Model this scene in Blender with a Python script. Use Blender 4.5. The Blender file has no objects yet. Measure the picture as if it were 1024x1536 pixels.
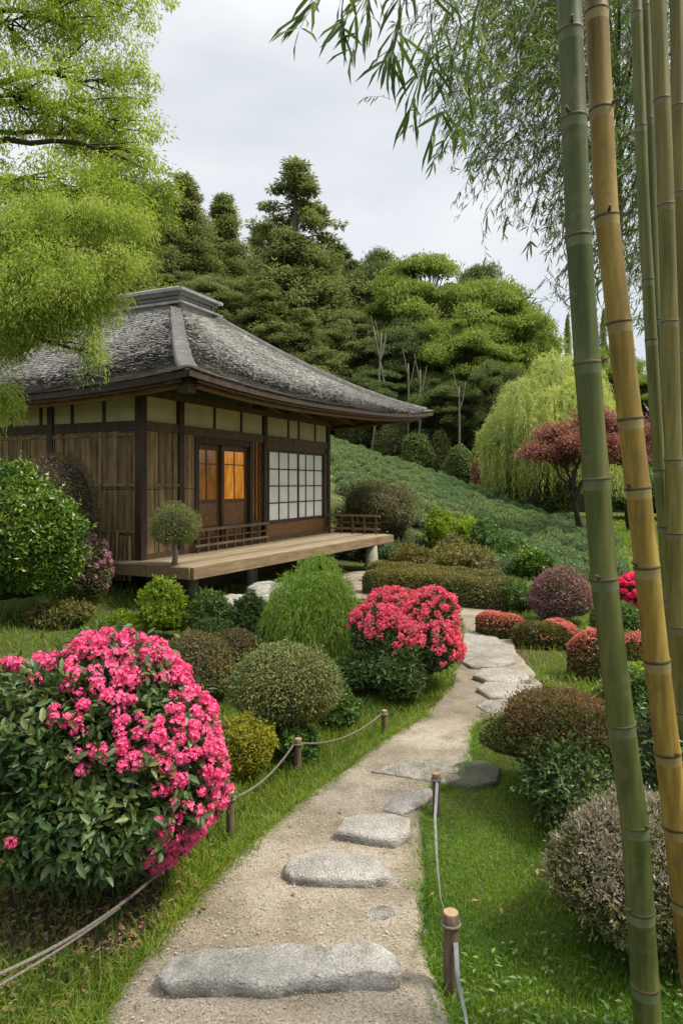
import bpy, math, random
import numpy as np

# ------------------------------------------------------------------ camera, sky, sun
scn = bpy.context.scene
EYE, F, U0, V0 = 1.65, 1024.0, 512.0, 724.0          # eye height, focal length in photo pixels, principal column, horizon row
cam = bpy.data.cameras.new("camera"); camo = bpy.data.objects.new("camera", cam)
scn.collection.objects.link(camo); scn.camera = camo
camo.location = (0, 0, EYE); camo.rotation_euler = (math.pi / 2, 0, 0)
cam.sensor_fit = 'VERTICAL'; cam.sensor_height = 36; cam.sensor_width = 24; cam.lens = 36 * F / 1536
cam.shift_y = -(768 - V0) / 1536
cam.clip_start = 0.05; cam.clip_end = 2000

SUN_ELEV, SUN_AZ = 57, 100       # azimuth: degrees from +Y towards +X
w = bpy.data.worlds.new("World"); scn.world = w; w.use_nodes = True
nt = w.node_tree; nt.nodes.clear()
def wn(t, **k):
    n = nt.nodes.new(t)
    for a, b in k.items(): setattr(n, a, b)
    return n
out = wn('ShaderNodeOutputWorld'); bg = wn('ShaderNodeBackground'); bg2 = wn('ShaderNodeBackground'); mixs = wn('ShaderNodeMixShader')
sky = wn('ShaderNodeTexSky', sky_type='NISHITA', sun_disc=False)
sky.sun_elevation = math.radians(SUN_ELEV); sky.sun_rotation = math.radians(SUN_AZ)
bg.inputs[1].default_value = 0.07
tc = wn('ShaderNodeTexCoord'); mp = wn('ShaderNodeMapping'); mp.inputs['Scale'].default_value = (1.2, 1.2, 3.2)
mp.inputs['Location'].default_value = (0.3, 0.1, 0.4)
nz = wn('ShaderNodeTexNoise'); nz.inputs['Scale'].default_value = 1.7; nz.inputs['Detail'].default_value = 5; nz.inputs['Roughness'].default_value = .5
cr = wn('ShaderNodeValToRGB')
cr.color_ramp.elements[0].position = .40; cr.color_ramp.elements[0].color = (.385, .403, .425, 1)
cr.color_ramp.elements[1].position = .62; cr.color_ramp.elements[1].color = (.485, .489, .493, 1)
sx = wn('ShaderNodeSeparateXYZ'); mr = wn('ShaderNodeMapRange', interpolation_type='SMOOTHSTEP')       # overcast sky: the zenith is brighter than the rim
mr.inputs[1].default_value = .52; mr.inputs[2].default_value = 1.0; mr.inputs[3].default_value = 1.0; mr.inputs[4].default_value = 3.7
L = nt.links.new
L(tc.outputs['Generated'], sx.inputs[0]); L(sx.outputs[2], mr.inputs[0]); L(mr.outputs[0], bg2.inputs[1]); L(tc.outputs['Generated'], mp.inputs[0]); L(mp.outputs[0], nz.inputs['Vector']); L(nz.outputs[0], cr.inputs[0])
L(cr.outputs[0], bg2.inputs[0]); L(sky.outputs[0], bg.inputs[0])
mixs.inputs[0].default_value = 0.86
L(bg.outputs[0], mixs.inputs[1]); L(bg2.outputs[0], mixs.inputs[2]); L(mixs.outputs[0], out.inputs[0])

sd = bpy.data.lights.new("sun", 'SUN'); sd.energy = 3.0; sd.angle = math.radians(9); sd.color = (1, .92, .78)
so = bpy.data.objects.new("sun", sd); scn.collection.objects.link(so)
so.rotation_euler = (math.radians(90 - SUN_ELEV), 0, math.radians(180 - SUN_AZ))
scn.view_settings.view_transform = 'Standard'; scn.view_settings.look = 'None'
scn.view_settings.exposure = 1.05; scn.view_settings.gamma = 1.0
scn.cycles.max_bounces = 6; scn.cycles.diffuse_bounces = 3; scn.cycles.glossy_bounces = 2
scn.cycles.transmission_bounces = 4; scn.cycles.use_denoising = True

# ------------------------------------------------------------------ helpers
rng = np.random.default_rng(7)
C = scn.collection
def nrm(a):
    a = np.asarray(a, float); return a / np.maximum(np.linalg.norm(a, axis=-1, keepdims=True), 1e-9)
def rnd_dir(n): return nrm(rng.normal(size=(n, 3)))

class MB:
    """collects vertices and faces, links them as one mesh object"""
    def __init__(s): s.V = []; s.F = []; s.n = 0
    def add(s, V, Fc, smooth=False, mi=0):
        V = np.asarray(V, float).reshape(-1, 3); Fc = np.asarray(Fc, int)
        s.V.append(V); s.F.append((Fc + s.n, smooth, mi)); s.n += len(V); return s
    def box(s, lo, hi, M=None, mi=0):
        lo = np.asarray(lo, float); hi = np.asarray(hi, float)
        v = np.array([[(lo, hi)[i][0], (lo, hi)[j][1], (lo, hi)[k][2]] for k in (0, 1) for j in (0, 1) for i in (0, 1)])
        if M is not None: v = v @ M[0].T + M[1]
        return s.add(v, [[0, 2, 3, 1], [4, 5, 7, 6], [0, 1, 5, 4], [2, 6, 7, 3], [0, 4, 6, 2], [1, 3, 7, 5]], False, mi)
    def bar(s, a, b, wdt, hgt, mi=0):
        a = np.asarray(a, float); b = np.asarray(b, float); d = nrm(b - a); up = np.array([0, 0, 1.]) if abs(d[2]) < .95 else np.array([1., 0, 0])
        x = nrm(np.cross(d, up)); y = np.cross(x, d); x = x * wdt / 2; y = y * hgt / 2
        v = [p + i * x + j * y for p in (a, b) for j in (-1, 1) for i in (-1, 1)]
        return s.add(v, [[0, 2, 3, 1], [4, 5, 7, 6], [0, 1, 5, 4], [2, 6, 7, 3], [0, 4, 6, 2], [1, 3, 7, 5]], False, mi)
    def tube(s, P, R, k=7, cap=True, mi=0):
        P = np.asarray(P, float); n = len(P); R = np.broadcast_to(np.asarray(R, float), (n,))
        T = nrm(np.gradient(P, axis=0)); ref = np.array([0, 0, 1.]) if abs(T[0][2]) < .9 else np.array([1., 0, 0])
        X = np.zeros_like(P); x = nrm(np.cross(ref, T[0]))
        for i in range(n):
            x = nrm(x - T[i] * np.dot(x, T[i])); X[i] = x
        Yv = np.cross(T, X); a = np.arange(k) * 2 * math.pi / k
        V = P[:, None] + R[:, None, None] * (np.cos(a)[None, :, None] * X[:, None] + np.sin(a)[None, :, None] * Yv[:, None])
        idx = np.arange(n * k).reshape(n, k); nx = np.roll(idx, -1, 1)
        Q = np.stack([idx[:-1], nx[:-1], nx[1:], idx[1:]], -1).reshape(-1, 4)
        base = s.n; s.add(V.reshape(-1, 3), Q, True, mi)
        if cap:
            s.F.append((np.array([idx[0][::-1]]) + base, False, mi)); s.F.append((np.array([idx[-1]]) + base, False, mi))
        return s
    def grid(s, G, smooth=True, mi=0):
        a, b = G.shape[:2]; i = np.arange(a * b).reshape(a, b)
        return s.add(G.reshape(-1, 3), np.stack([i[:-1, :-1], i[1:, :-1], i[1:, 1:], i[:-1, 1:]], -1).reshape(-1, 4), smooth, mi)
    def build(s, name, mat, parent=None):
        me = bpy.data.meshes.new(name)
        V = np.concatenate(s.V) if s.V else np.zeros((0, 3))
        me.vertices.add(len(V)); me.vertices.foreach_set('co', V.astype(np.float32).ravel())
        li = np.concatenate([f.ravel() for f, _, _ in s.F]); lt = np.concatenate([np.full(len(f), f.shape[1]) for f, _, _ in s.F])
        sm = np.concatenate([np.full(len(f), q) for f, q, _ in s.F]); mi = np.concatenate([np.full(len(f), m) for f, _, m in s.F])
        me.loops.add(len(li)); me.loops.foreach_set('vertex_index', li.astype(np.int32))
        me.polygons.add(len(lt)); ls = np.concatenate([[0], np.cumsum(lt)[:-1]])
        me.polygons.foreach_set('loop_start', ls.astype(np.int32)); me.polygons.foreach_set('loop_total', lt.astype(np.int32))
        me.polygons.foreach_set('use_smooth', sm.astype(bool))
        for m in (mat if isinstance(mat, (list, tuple)) else [mat]): me.materials.append(m)
        me.polygons.foreach_set('material_index', mi.astype(np.int32))
        me.update(calc_edges=True); me.validate()
        o = bpy.data.objects.new(name, me); C.objects.link(o)
        if parent is not None: o.parent = parent
        return o

def tag(o, label=None, cat=None, group=None, kind=None):
    if label: o['label'] = label
    if cat: o['category'] = cat
    if group: o['group'] = group
    if kind: o['kind'] = kind
    return o
def empty(name, loc, rz=0):
    o = bpy.data.objects.new(name, None); o.empty_display_size = .1; C.objects.link(o)
    o.location = loc; o.rotation_euler = (0, 0, rz); return o
def copy_tree(o, parent=None):
    c = o.copy(); C.objects.link(c)
    if parent is not None: c.parent = parent
    for ch in list(o.children): copy_tree(ch, c)
    return c
def shift(o, loc):       # put an object's origin at its base while its mesh stays where it is
    o.data.transform(__import__('mathutils').Matrix.Translation((-loc[0], -loc[1], -loc[2]))); o.location = loc; return o

# smooth pseudo-noise from random sines
class SN:
    def __init__(s, freq, n=14, seed=0):
        r = np.random.default_rng(seed + 100); s.k = nrm(r.normal(size=(n, 3))) * (freq * r.uniform(.5, 1.6, (n, 1))); s.p = r.uniform(0, 6.28, n)
    def __call__(s, P): return np.sin(np.asarray(P) @ s.k.T + s.p).mean(-1) * 2.2

# ------------------------------------------------------------------ materials
def mat(name):
    m = bpy.data.materials.new(name); m.use_nodes = True; n = m.node_tree; n.nodes.clear()
    o = n.nodes.new('ShaderNodeOutputMaterial'); b = n.nodes.new('ShaderNodeBsdfPrincipled'); n.links.new(b.outputs[0], o.inputs[0])
    return m, n, b, o
def ramp(n, stops):
    r = n.nodes.new('ShaderNodeValToRGB'); e = r.color_ramp.elements
    while len(e) < len(stops): e.new(.5)
    for i, (p, c) in enumerate(stops): e[i].position = p; e[i].color = (*c, 1)
    return r
def noise(n, scale, detail=4, rough=.55, stretch=None, src='Object'):
    t = n.nodes.new('ShaderNodeTexCoord'); q = n.nodes.new('ShaderNodeTexNoise')
    q.inputs['Scale'].default_value = scale; q.inputs['Detail'].default_value = detail; q.inputs['Roughness'].default_value = rough
    v = t.outputs[src]
    if stretch:
        mpp = n.nodes.new('ShaderNodeMapping'); mpp.inputs['Scale'].default_value = stretch; n.links.new(v, mpp.inputs[0]); v = mpp.outputs[0]
    n.links.new(v, q.inputs['Vector']); return q
def mixc(n, fac, a, b, mode='MIX'):
    x = n.nodes.new('ShaderNodeMixRGB'); x.blend_type = mode
    for i, val in enumerate((fac, a, b)):
        if hasattr(val, 'is_linked'): n.links.new(val, x.inputs[i])
        elif isinstance(val, (int, float)): x.inputs[i].default_value = val
        else: x.inputs[i].default_value = (*val, 1)
    return x
def bump(n, b, h, strength, dist):
    u = n.nodes.new('ShaderNodeBump'); u.inputs['Strength'].default_value = strength; u.inputs['Distance'].default_value = dist
    n.links.new(h, u.inputs['Height']); n.links.new(u.outputs[0], b.inputs['Normal']); return u

def leafmat(name, stops, transl=.3, rough=.5, spec=.35, clump=None, cscale=2.0, tboost=1.25):
    """leaf colours vary leaf by leaf; clump = second colour that whole sprays tend to"""
    m, n, b, o = mat(name)
    g = n.nodes.new('ShaderNodeNewGeometry')
    if stops[0][1] > stops[0][0]: stops = [(min(1, a * 1.10), g_, b_ * .72) for a, g_, b_ in stops]
    k = len(stops); r = ramp(n, [(i / max(1, k - 1), c) for i, c in enumerate(stops)])
    n.links.new(g.outputs['Random Per Island'], r.inputs[0]); col = r.outputs[0]
    if clump is not None:
        q = noise(n, cscale, 2, .5); rr = ramp(n, [(.42, (0, 0, 0)), (.66, (1, 1, 1))]); n.links.new(q.outputs[0], rr.inputs[0])
        mm = n.nodes.new('ShaderNodeMath'); mm.operation = 'MULTIPLY'; mm.inputs[1].default_value = .75; n.links.new(rr.outputs[0], mm.inputs[0])
        col = mixc(n, mm.outputs[0], col, clump).outputs[0]
    n.links.new(col, b.inputs['Base Color']); b.inputs['Roughness'].default_value = rough; b.inputs['Specular IOR Level'].default_value = spec
    if transl > 0:
        t = n.nodes.new('ShaderNodeBsdfTranslucent'); tcx = mixc(n, 1.0, col, (tboost, tboost, tboost * .7), 'MULTIPLY'); n.links.new(tcx.outputs[0], t.inputs[0])
        x = n.nodes.new('ShaderNodeMixShader'); x.inputs[0].default_value = transl
        n.links.new(b.outputs[0], x.inputs[1]); n.links.new(t.outputs[0], x.inputs[2]); n.links.new(x.outputs[0], o.inputs[0])
    return m

def woodmat(name, c1, c2, rough=.7, scale=6, stretch=(6, 6, .6), bumpd=.004, isl=True):
    m, n, b, o = mat(name)
    q = noise(n, scale, 6, .65, stretch); r = ramp(n, [(.3, c1), (.72, c2)]); n.links.new(q.outputs[0], r.inputs[0]); col = r.outputs[0]
    if isl:
        g = n.nodes.new('ShaderNodeNewGeometry'); rr = ramp(n, [(0, (.62, .62, .62)), (1, (1.25, 1.2, 1.12))]); n.links.new(g.outputs['Random Per Island'], rr.inputs[0])
        col = mixc(n, 1.0, col, rr.outputs[0], 'MULTIPLY').outputs[0]
    n.links.new(col, b.inputs['Base Color']); b.inputs['Roughness'].default_value = rough; b.inputs['Specular IOR Level'].default_value = .3
    bump(n, b, q.outputs[0], .5, bumpd); return m

def barkmat(name, c1, c2, scale=9):
    return woodmat(name, c1, c2, .9, scale, (1, 1, .35), .02, False)

M = {}
# stone
def stonemat(name, c1, c2, c3, sc=5):
    m, n, b, o = mat(name)
    q = noise(n, sc, 8, .65); r = ramp(n, [(.32, c1), (.5, c2), (.7, c3)]); n.links.new(q.outputs[0], r.inputs[0])
    s = noise(n, sc * 22, 3, .7); sr = ramp(n, [(.33, (.64, .64, .63)), (.5, (.97, .97, .97)), (.7, (1.18, 1.18, 1.16))]); n.links.new(s.outputs[0], sr.inputs[0])
    c = mixc(n, 1.0, r.outputs[0], sr.outputs[0], 'MULTIPLY')
    li = noise(n, sc * 1.7, 6, .7); lr = ramp(n, [(.56, (0, 0, 0)), (.64, (1, 1, 1))]); n.links.new(li.outputs[0], lr.inputs[0])
    lm = n.nodes.new('ShaderNodeMath'); lm.operation = 'MULTIPLY'; lm.inputs[1].default_value = .45; n.links.new(lr.outputs[0], lm.inputs[0])
    c = mixc(n, lm.outputs[0], c.outputs[0], (.17, .16, .115))
    tz = n.nodes.new('ShaderNodeTexCoord'); sz_ = n.nodes.new('ShaderNodeSeparateXYZ'); n.links.new(tz.outputs['Object'], sz_.inputs[0])     # soil tone up from the foot, with the shade of the sides painted in
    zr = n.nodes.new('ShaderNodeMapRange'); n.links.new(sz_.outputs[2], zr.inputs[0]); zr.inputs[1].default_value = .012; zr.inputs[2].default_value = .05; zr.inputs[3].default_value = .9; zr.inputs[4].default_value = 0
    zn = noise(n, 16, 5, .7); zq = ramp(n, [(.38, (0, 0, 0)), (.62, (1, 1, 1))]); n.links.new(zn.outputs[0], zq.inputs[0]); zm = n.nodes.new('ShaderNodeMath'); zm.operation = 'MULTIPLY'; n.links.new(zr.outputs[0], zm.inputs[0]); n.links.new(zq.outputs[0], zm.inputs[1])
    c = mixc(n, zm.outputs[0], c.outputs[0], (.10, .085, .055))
    n.links.new(c.outputs[0], b.inputs['Base Color']); b.inputs['Roughness'].default_value = .85; b.inputs['Specular IOR Level'].default_value = .25
    ad = n.nodes.new('ShaderNodeMath'); ad.operation = 'ADD'; n.links.new(q.outputs[0], ad.inputs[0]); n.links.new(s.outputs[0], ad.inputs[1])
    bump(n, b, ad.outputs[0], 1.0, .035); return m
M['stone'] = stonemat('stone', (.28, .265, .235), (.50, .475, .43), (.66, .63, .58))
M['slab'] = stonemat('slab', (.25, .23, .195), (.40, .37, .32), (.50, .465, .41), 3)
M['dark_green'] = stonemat('dark_green', (.07, .085, .05), (.13, .14, .09), (.22, .22, .16), 4)  # darker, greener set of the stone tones
# gravel path
m, n, b, o = mat('gravel'); M['gravel'] = m
q = noise(n, 1.3, 4, .55); r = ramp(n, [(.33, (.165, .138, .10)), (.65, (.27, .236, .188))]); n.links.new(q.outputs[0], r.inputs[0])
vo = n.nodes.new('ShaderNodeTexVoronoi'); tcx = n.nodes.new('ShaderNodeTexCoord'); vo.inputs['Scale'].default_value = 190; n.links.new(tcx.outputs['Object'], vo.inputs['Vector'])
vr = ramp(n, [(0, (.68, .67, .65)), (.5, (1, 1, 1)), (1, (1.25, 1.24, 1.22))]); sep = n.nodes.new('ShaderNodeSeparateColor'); n.links.new(vo.outputs['Color'], sep.inputs[0]); n.links.new(sep.outputs[0], vr.inputs[0])
c = mixc(n, 1.0, r.outputs[0], vr.outputs[0], 'MULTIPLY')
wt = noise(n, 4.5, 5, .6); wr = ramp(n, [(.33, (.66, .64, .60)), (.58, (1.05, 1.05, 1.05))]); n.links.new(wt.outputs[0], wr.inputs[0])
c = mixc(n, 1.0, c.outputs[0], wr.outputs[0], 'MULTIPLY')
n.links.new(c.outputs[0], b.inputs['Base Color']); b.inputs['Roughness'].default_value = .95; b.inputs['Specular IOR Level'].default_value = .15
bump(n, b, vo.outputs['Distance'], .6, .004)
m, n, b, o = mat('soil'); M['soil'] = m
q = noise(n, 6, 6, .7); r = ramp(n, [(.3, (.035, .024, .015)), (.6, (.085, .06, .036)), (.75, (.13, .10, .065))]); n.links.new(q.outputs[0], r.inputs[0]); n.links.new(r.outputs[0], b.inputs['Base Color'])
b.inputs['Roughness'].default_value = 1; s = noise(n, 60, 5, .75); bump(n, b, s.outputs[0], 1.0, .03)
M['pebble'] = leafmat('pebble', [(.16, .14, .11), (.28, .25, .20), (.40, .37, .31), (.23, .19, .14)], 0, .9, .2)
# ground: soil with moss and grass colour
m, n, b, o = mat('ground'); M['ground'] = m
q = noise(n, .9, 6, .6); r = ramp(n, [(.36, (.075, .055, .03)), (.5, (.06, .075, .022)), (.7, (.085, .125, .03))]); n.links.new(q.outputs[0], r.inputs[0])
s = noise(n, 40, 5, .7); sr = ramp(n, [(.3, (.55, .55, .55)), (.7, (1.35, 1.35, 1.35))]); n.links.new(s.outputs[0], sr.inputs[0])
c = mixc(n, 1.0, r.outputs[0], sr.outputs[0], 'MULTIPLY'); n.links.new(c.outputs[0], b.inputs['Base Color'])
b.inputs['Roughness'].default_value = 1; b.inputs['Specular IOR Level'].default_value = .1; bump(n, b, s.outputs[0], .8, .02)
# ------------------------------------------------------------------ placing: photo pixel -> world, terrain
def gp(u, v, z=0.0):
    Y = (EYE - z) * F / (v - V0); return np.array([(u - U0) / F * Y, Y, z])
def at(u, v, Y): return np.array([(u - U0) / F * Y, Y, EYE - (v - V0) / F * Y])
def sstep(x, a, b):
    t = np.clip((x - a) / (b - a), 0, 1); return t * t * (3 - 2 * t)
SNT = SN(.8, 12, 3)
A_, B_ = np.array([-.4, 34.]), np.array([9.3, 26.])           # crest of the tea hill
QD = nrm(B_ - A_); PD = np.array([QD[1], -QD[0]])               # along the rows; down towards the viewer
def terr(x, y):
    x = np.asarray(x, float); y = np.asarray(y, float)
    h = -1.27 - .269 * np.maximum(x, -9) + .145 * np.minimum(y, 60)
    sdn = -((x - A_[0]) * PD[0] + (y - A_[1]) * PD[1])            # distance beyond the crest
    h = h - .20 * np.clip(sdn, 0, 14)
    h = .5 * (h + np.sqrt(h * h + .15)) - .19
    h = np.clip(h, 0, 7) * sstep(y, np.where(x < -.6, 19., 15.0), np.where(x < -.6, 25., 18.))
    mound = .42 * np.exp(-(((x + 4.3) / 1.9) ** 2 + ((y - 9.3) / 1.7) ** 2))
    return h + mound + .10 * sstep(-x - .3 * y, .2, 2.0) * sstep(y, 2.5, 5)
def axis(lo, hi, fine_lo, fine_hi, step):
    a = list(np.arange(fine_lo, fine_hi, step)); d = step
    while a[-1] < hi: d *= 1.12; a.append(a[-1] + d)
    d = step
    while a[0] > lo: d *= 1.12; a.insert(0, a[0] - d)
    return np.array(a)
gx = axis(-600, 600, -6, 12, .14); gy = axis(-300, 1200, 1, 36, .14)
GX, GY = np.meshgrid(gx, gy, indexing='ij')
GZ = terr(GX, GY) + .012 * SNT(np.stack([GX * 3, GY * 3, 0 * GX], -1)) * np.exp(-((GY / 30) ** 2)) - .02
g = MB(); g.grid(np.stack([GX, GY, GZ], -1)[::-1]); tag(g.build('ground', M['ground']), kind='structure')

def resamp(P, n):
    P = np.asarray(P, float); d = np.concatenate([[0], np.cumsum(np.linalg.norm(np.diff(P, axis=0), axis=1))])
    t = np.linspace(0, d[-1], n); return np.stack([np.interp(t, d, P[:, i]) for i in range(P.shape[1])], -1)
def inpoly(x, y, poly):
    r = np.zeros(len(x), bool); n = len(poly)
    for i in range(n):
        x1, y1 = poly[i][:2]; x2, y2 = poly[(i + 1) % n][:2]
        c = (y1 > y) != (y2 > y); r ^= c & (x < (x2 - x1) * (y - y1) / (y2 - y1 + 1e-12) + x1)
    return r
PL = [(20, 1720), (130, 1540), (200, 1450), (262, 1380), (330, 1300), (395, 1245), (455, 1200), (520, 1150), (575, 1110), (630, 1075), (668, 1040), (688, 1005), (694, 970), (690, 940), (684, 905)]
PR = [(740, 1720), (700, 1560), (662, 1500), (645, 1430), (632, 1330), (628, 1270), (636, 1215), (652, 1185), (690, 1168), (712, 1145), (712, 1100), (724, 1078), (800, 1062), (818, 1037), (800, 1008), (776, 980), (765, 950), (750, 912)]
PLw = np.array([gp(*p) for p in PL]); PRw = np.array([gp(*p) for p in PR])
YF = [(752, 912), (735, 893), (660, 884), (618, 872), (600, 862), (560, 855), (470, 862), (385, 880)]
YN = [(684, 905), (650, 900), (600, 897), (560, 899), (520, 897), (480, 900), (440, 905), (395, 910)]
YFw = np.array([gp(*p) for p in YF]); YNw = np.array([gp(*p) for p in YN])
def loft(A, B, n, k, dz, name, jag=.03):
    A = resamp(A, n); B = resamp(B, n); r = np.random.default_rng(4)
    sm = lambda: np.stack([np.convolve(r.normal(size=n + 8), np.ones(5) / 5, 'same')[4:-4] for _ in (0, 1)], -1); A[:, :2] += sm() * jag; B[:, :2] += sm() * jag
    t = np.linspace(0, 1, k)[None, :, None]; G = A[:, None] * (1 - t) + B[:, None] * t
    und = .008 * SN(5, 12, 9)(np.stack([G[..., 0], G[..., 1], 0 * G[..., 0]], -1))
    G[..., 2] = terr(G[..., 0], G[..., 1]) + dz + np.where((t[..., 0] > 0) & (t[..., 0] < 1), und, -.02)
    m = MB(); m.grid(G); return tag(m.build(name, M['gravel']), kind='structure')
loft(PLw, PRw, 150, 26, .014, 'gravel_path'); loft(YFw, YNw, 60, 12, .020, 'gravel_yard')
pathpoly = np.concatenate([PLw, PRw[::-1]]); yardpoly = np.concatenate([YFw, YNw[::-1]])
sa = np.linspace(0, 2 * math.pi, 60)[:, None]; sk_ = np.linspace(0, 1, 12)[None]; sr_ = 1 + .16 * SN(2.5, 10, 61)(np.stack([np.cos(sa[:, 0]), np.sin(sa[:, 0]), 0 * sa[:, 0]], -1))[:, None]
sx_ = -1.12 + .62 * np.cos(sa) * sk_ * sr_; sy_ = 2.68 + .30 * np.sin(sa) * sk_ * sr_; g = MB(); g.grid(np.stack([sx_, sy_, terr(sx_, sy_) + .012 - .03 * (sk_ + 0 * sa) ** 6], -1)); tag(g.build('soil', M['soil']), kind='structure')
# loose gravel on the near path (nobody could count it)
N = 24000; px = rng.uniform(-1.2, .8, N); py = 1.75 + 3.4 * rng.uniform(0, 1, N) ** 1.5
k = inpoly(px, py, pathpoly) & inpoly(px + .05, py, pathpoly) & inpoly(px - .05, py, pathpoly); px, py = px[k], py[k]; N = len(px)
sz = rng.uniform(.0011, .0030, N) * rng.choice([1, 1, 1, 1.7], N)
oct_v = np.array([[1, 0, 0], [0, 1, 0], [-1, 0, 0], [0, -1, 0], [0, 0, .7], [0, 0, -.5]]); oct_f = np.array([[0, 1, 4], [1, 2, 4], [2, 3, 4], [3, 0, 4]])
ang = rng.uniform(0, 6.28, N); ca, sa = np.cos(ang), np.sin(ang)
vv = oct_v[None] * sz[:, None, None] * rng.uniform(.7, 1.3, (N, 6, 3)); X = vv[..., 0] * ca[:, None] - vv[..., 1] * sa[:, None]; Yy = vv[..., 0] * sa[:, None] + vv[..., 1] * ca[:, None]
pv = np.stack([X + px[:, None], Yy + py[:, None], vv[..., 2] + .021 + .006 * SN(5, 12, 9)(np.stack([px, py, 0 * px], -1))[:, None]], -1)
g = MB(); g.add(pv, (oct_f[None] + 6 * np.arange(N)[:, None, None]).reshape(-1, 3)); tag(g.build('gravel', M['pebble']), kind='stuff')

# ------------------------------------------------------------------ stepping stones
def rock(name, px_outline, h, label, mat_='stone', group='stepping stones in the gravel path', flare=.03, seed=0, zb=-.03, rough=.012, z0=0.0, dome=.3):
    top = resamp(np.array([gp(u, v, h + z0) for u, v in px_outline + px_outline[:1]]), 97)[:-1]
    ns = SN(7, 14, seed); ctr = top.mean(0); rings = []
    prof = [(zb, 1 + flare), (h * .35, 1 + flare * .9), (h * .75, 1 + flare * .35), (h * .93, .985), (h, .93), (h * (1 + .05 * dome), .78), (h * (1 + .12 * dome), .55), (h * (1 + .16 * dome), .3), (h * (1 + .18 * dome), .1)]
    for z, s in prof:
        P = ctr + (top - ctr) * np.array([s, s, 0]); P[:, 2] = z + z0
        d = ns(P * [1, 1, 1.6] + z * 3)[:, None]; rad = nrm((top - ctr) * [1, 1, 0])
        P = P + rad * (d * rough * (1.5 if z < h * .9 else .5) + (np.abs(SN(24, 16, seed + 9)(P))[:, None] * rough * 1.3 if z < h * .95 else 0)); P[:, 2] += (rough * .9 * SN(9, 12, seed + 5)(P) + rough * .5 * np.abs(SN(30, 16, seed + 6)(P)) - rough * .3) * (1 if z > 0 else 0)
        rings.append(P)
    G = np.array(rings).transpose(1, 0, 2); G = np.concatenate([G, G[:1]])
    m = MB(); m.grid(G, True); ap = G[:-1, -1].mean(0); b0 = G[:-1, -1]
    idx = np.arange(96); m.add(np.concatenate([b0, [ap]]), np.stack([idx, (idx + 1) % 96, np.full(96, 96)], -1), True)
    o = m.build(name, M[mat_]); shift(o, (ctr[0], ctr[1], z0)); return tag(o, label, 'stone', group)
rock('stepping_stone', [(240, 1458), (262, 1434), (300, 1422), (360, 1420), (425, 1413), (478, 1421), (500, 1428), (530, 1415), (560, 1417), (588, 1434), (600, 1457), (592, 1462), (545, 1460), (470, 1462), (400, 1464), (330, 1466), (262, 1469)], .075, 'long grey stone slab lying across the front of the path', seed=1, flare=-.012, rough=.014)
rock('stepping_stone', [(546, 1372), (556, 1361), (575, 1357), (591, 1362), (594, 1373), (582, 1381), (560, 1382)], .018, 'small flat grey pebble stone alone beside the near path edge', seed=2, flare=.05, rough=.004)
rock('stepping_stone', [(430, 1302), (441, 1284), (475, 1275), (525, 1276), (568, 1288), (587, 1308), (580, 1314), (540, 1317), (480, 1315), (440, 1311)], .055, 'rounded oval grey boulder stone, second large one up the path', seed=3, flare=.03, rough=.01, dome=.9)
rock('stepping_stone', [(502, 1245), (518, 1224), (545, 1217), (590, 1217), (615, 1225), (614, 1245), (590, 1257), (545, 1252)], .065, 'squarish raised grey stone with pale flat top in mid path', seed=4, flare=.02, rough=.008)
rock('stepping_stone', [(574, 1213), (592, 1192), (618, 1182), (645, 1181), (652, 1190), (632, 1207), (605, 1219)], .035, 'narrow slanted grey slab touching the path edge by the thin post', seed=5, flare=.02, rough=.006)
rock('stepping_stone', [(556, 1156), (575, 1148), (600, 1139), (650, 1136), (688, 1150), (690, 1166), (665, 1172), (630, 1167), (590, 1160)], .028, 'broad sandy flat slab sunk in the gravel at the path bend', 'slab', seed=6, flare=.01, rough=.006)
rock('stepping_stone', [(668, 1152), (690, 1142), (722, 1139), (748, 1150), (742, 1170), (712, 1176), (684, 1172)], .022, 'dark green stone under the bronze-topped shrub', 'dark_green', seed=7, flare=.03, rough=.008)
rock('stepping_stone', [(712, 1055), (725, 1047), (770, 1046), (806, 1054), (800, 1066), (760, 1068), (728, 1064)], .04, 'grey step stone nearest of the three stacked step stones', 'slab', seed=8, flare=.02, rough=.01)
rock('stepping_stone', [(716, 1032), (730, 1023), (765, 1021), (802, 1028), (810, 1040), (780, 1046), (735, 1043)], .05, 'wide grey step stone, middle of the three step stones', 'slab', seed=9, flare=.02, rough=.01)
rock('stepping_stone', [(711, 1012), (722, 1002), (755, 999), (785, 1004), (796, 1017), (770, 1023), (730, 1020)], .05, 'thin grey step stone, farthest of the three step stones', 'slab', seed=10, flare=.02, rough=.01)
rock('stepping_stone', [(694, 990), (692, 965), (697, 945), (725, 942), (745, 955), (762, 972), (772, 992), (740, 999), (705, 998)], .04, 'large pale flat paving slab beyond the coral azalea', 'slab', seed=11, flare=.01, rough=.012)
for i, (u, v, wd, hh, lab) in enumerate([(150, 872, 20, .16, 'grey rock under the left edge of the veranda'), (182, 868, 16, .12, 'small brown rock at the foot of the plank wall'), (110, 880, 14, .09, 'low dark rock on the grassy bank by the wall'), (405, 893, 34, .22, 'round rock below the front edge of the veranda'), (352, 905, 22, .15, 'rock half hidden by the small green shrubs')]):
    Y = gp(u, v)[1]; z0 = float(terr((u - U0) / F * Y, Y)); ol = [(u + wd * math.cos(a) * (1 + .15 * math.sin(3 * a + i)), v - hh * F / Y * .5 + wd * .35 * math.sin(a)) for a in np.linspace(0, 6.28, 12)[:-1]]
    rock('garden_rock', ol, hh, lab, 'dark_green' if i == 2 else 'stone', 'rocks around the veranda', .08, 20 + i, -.05, .03, z0, 1.2)

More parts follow.
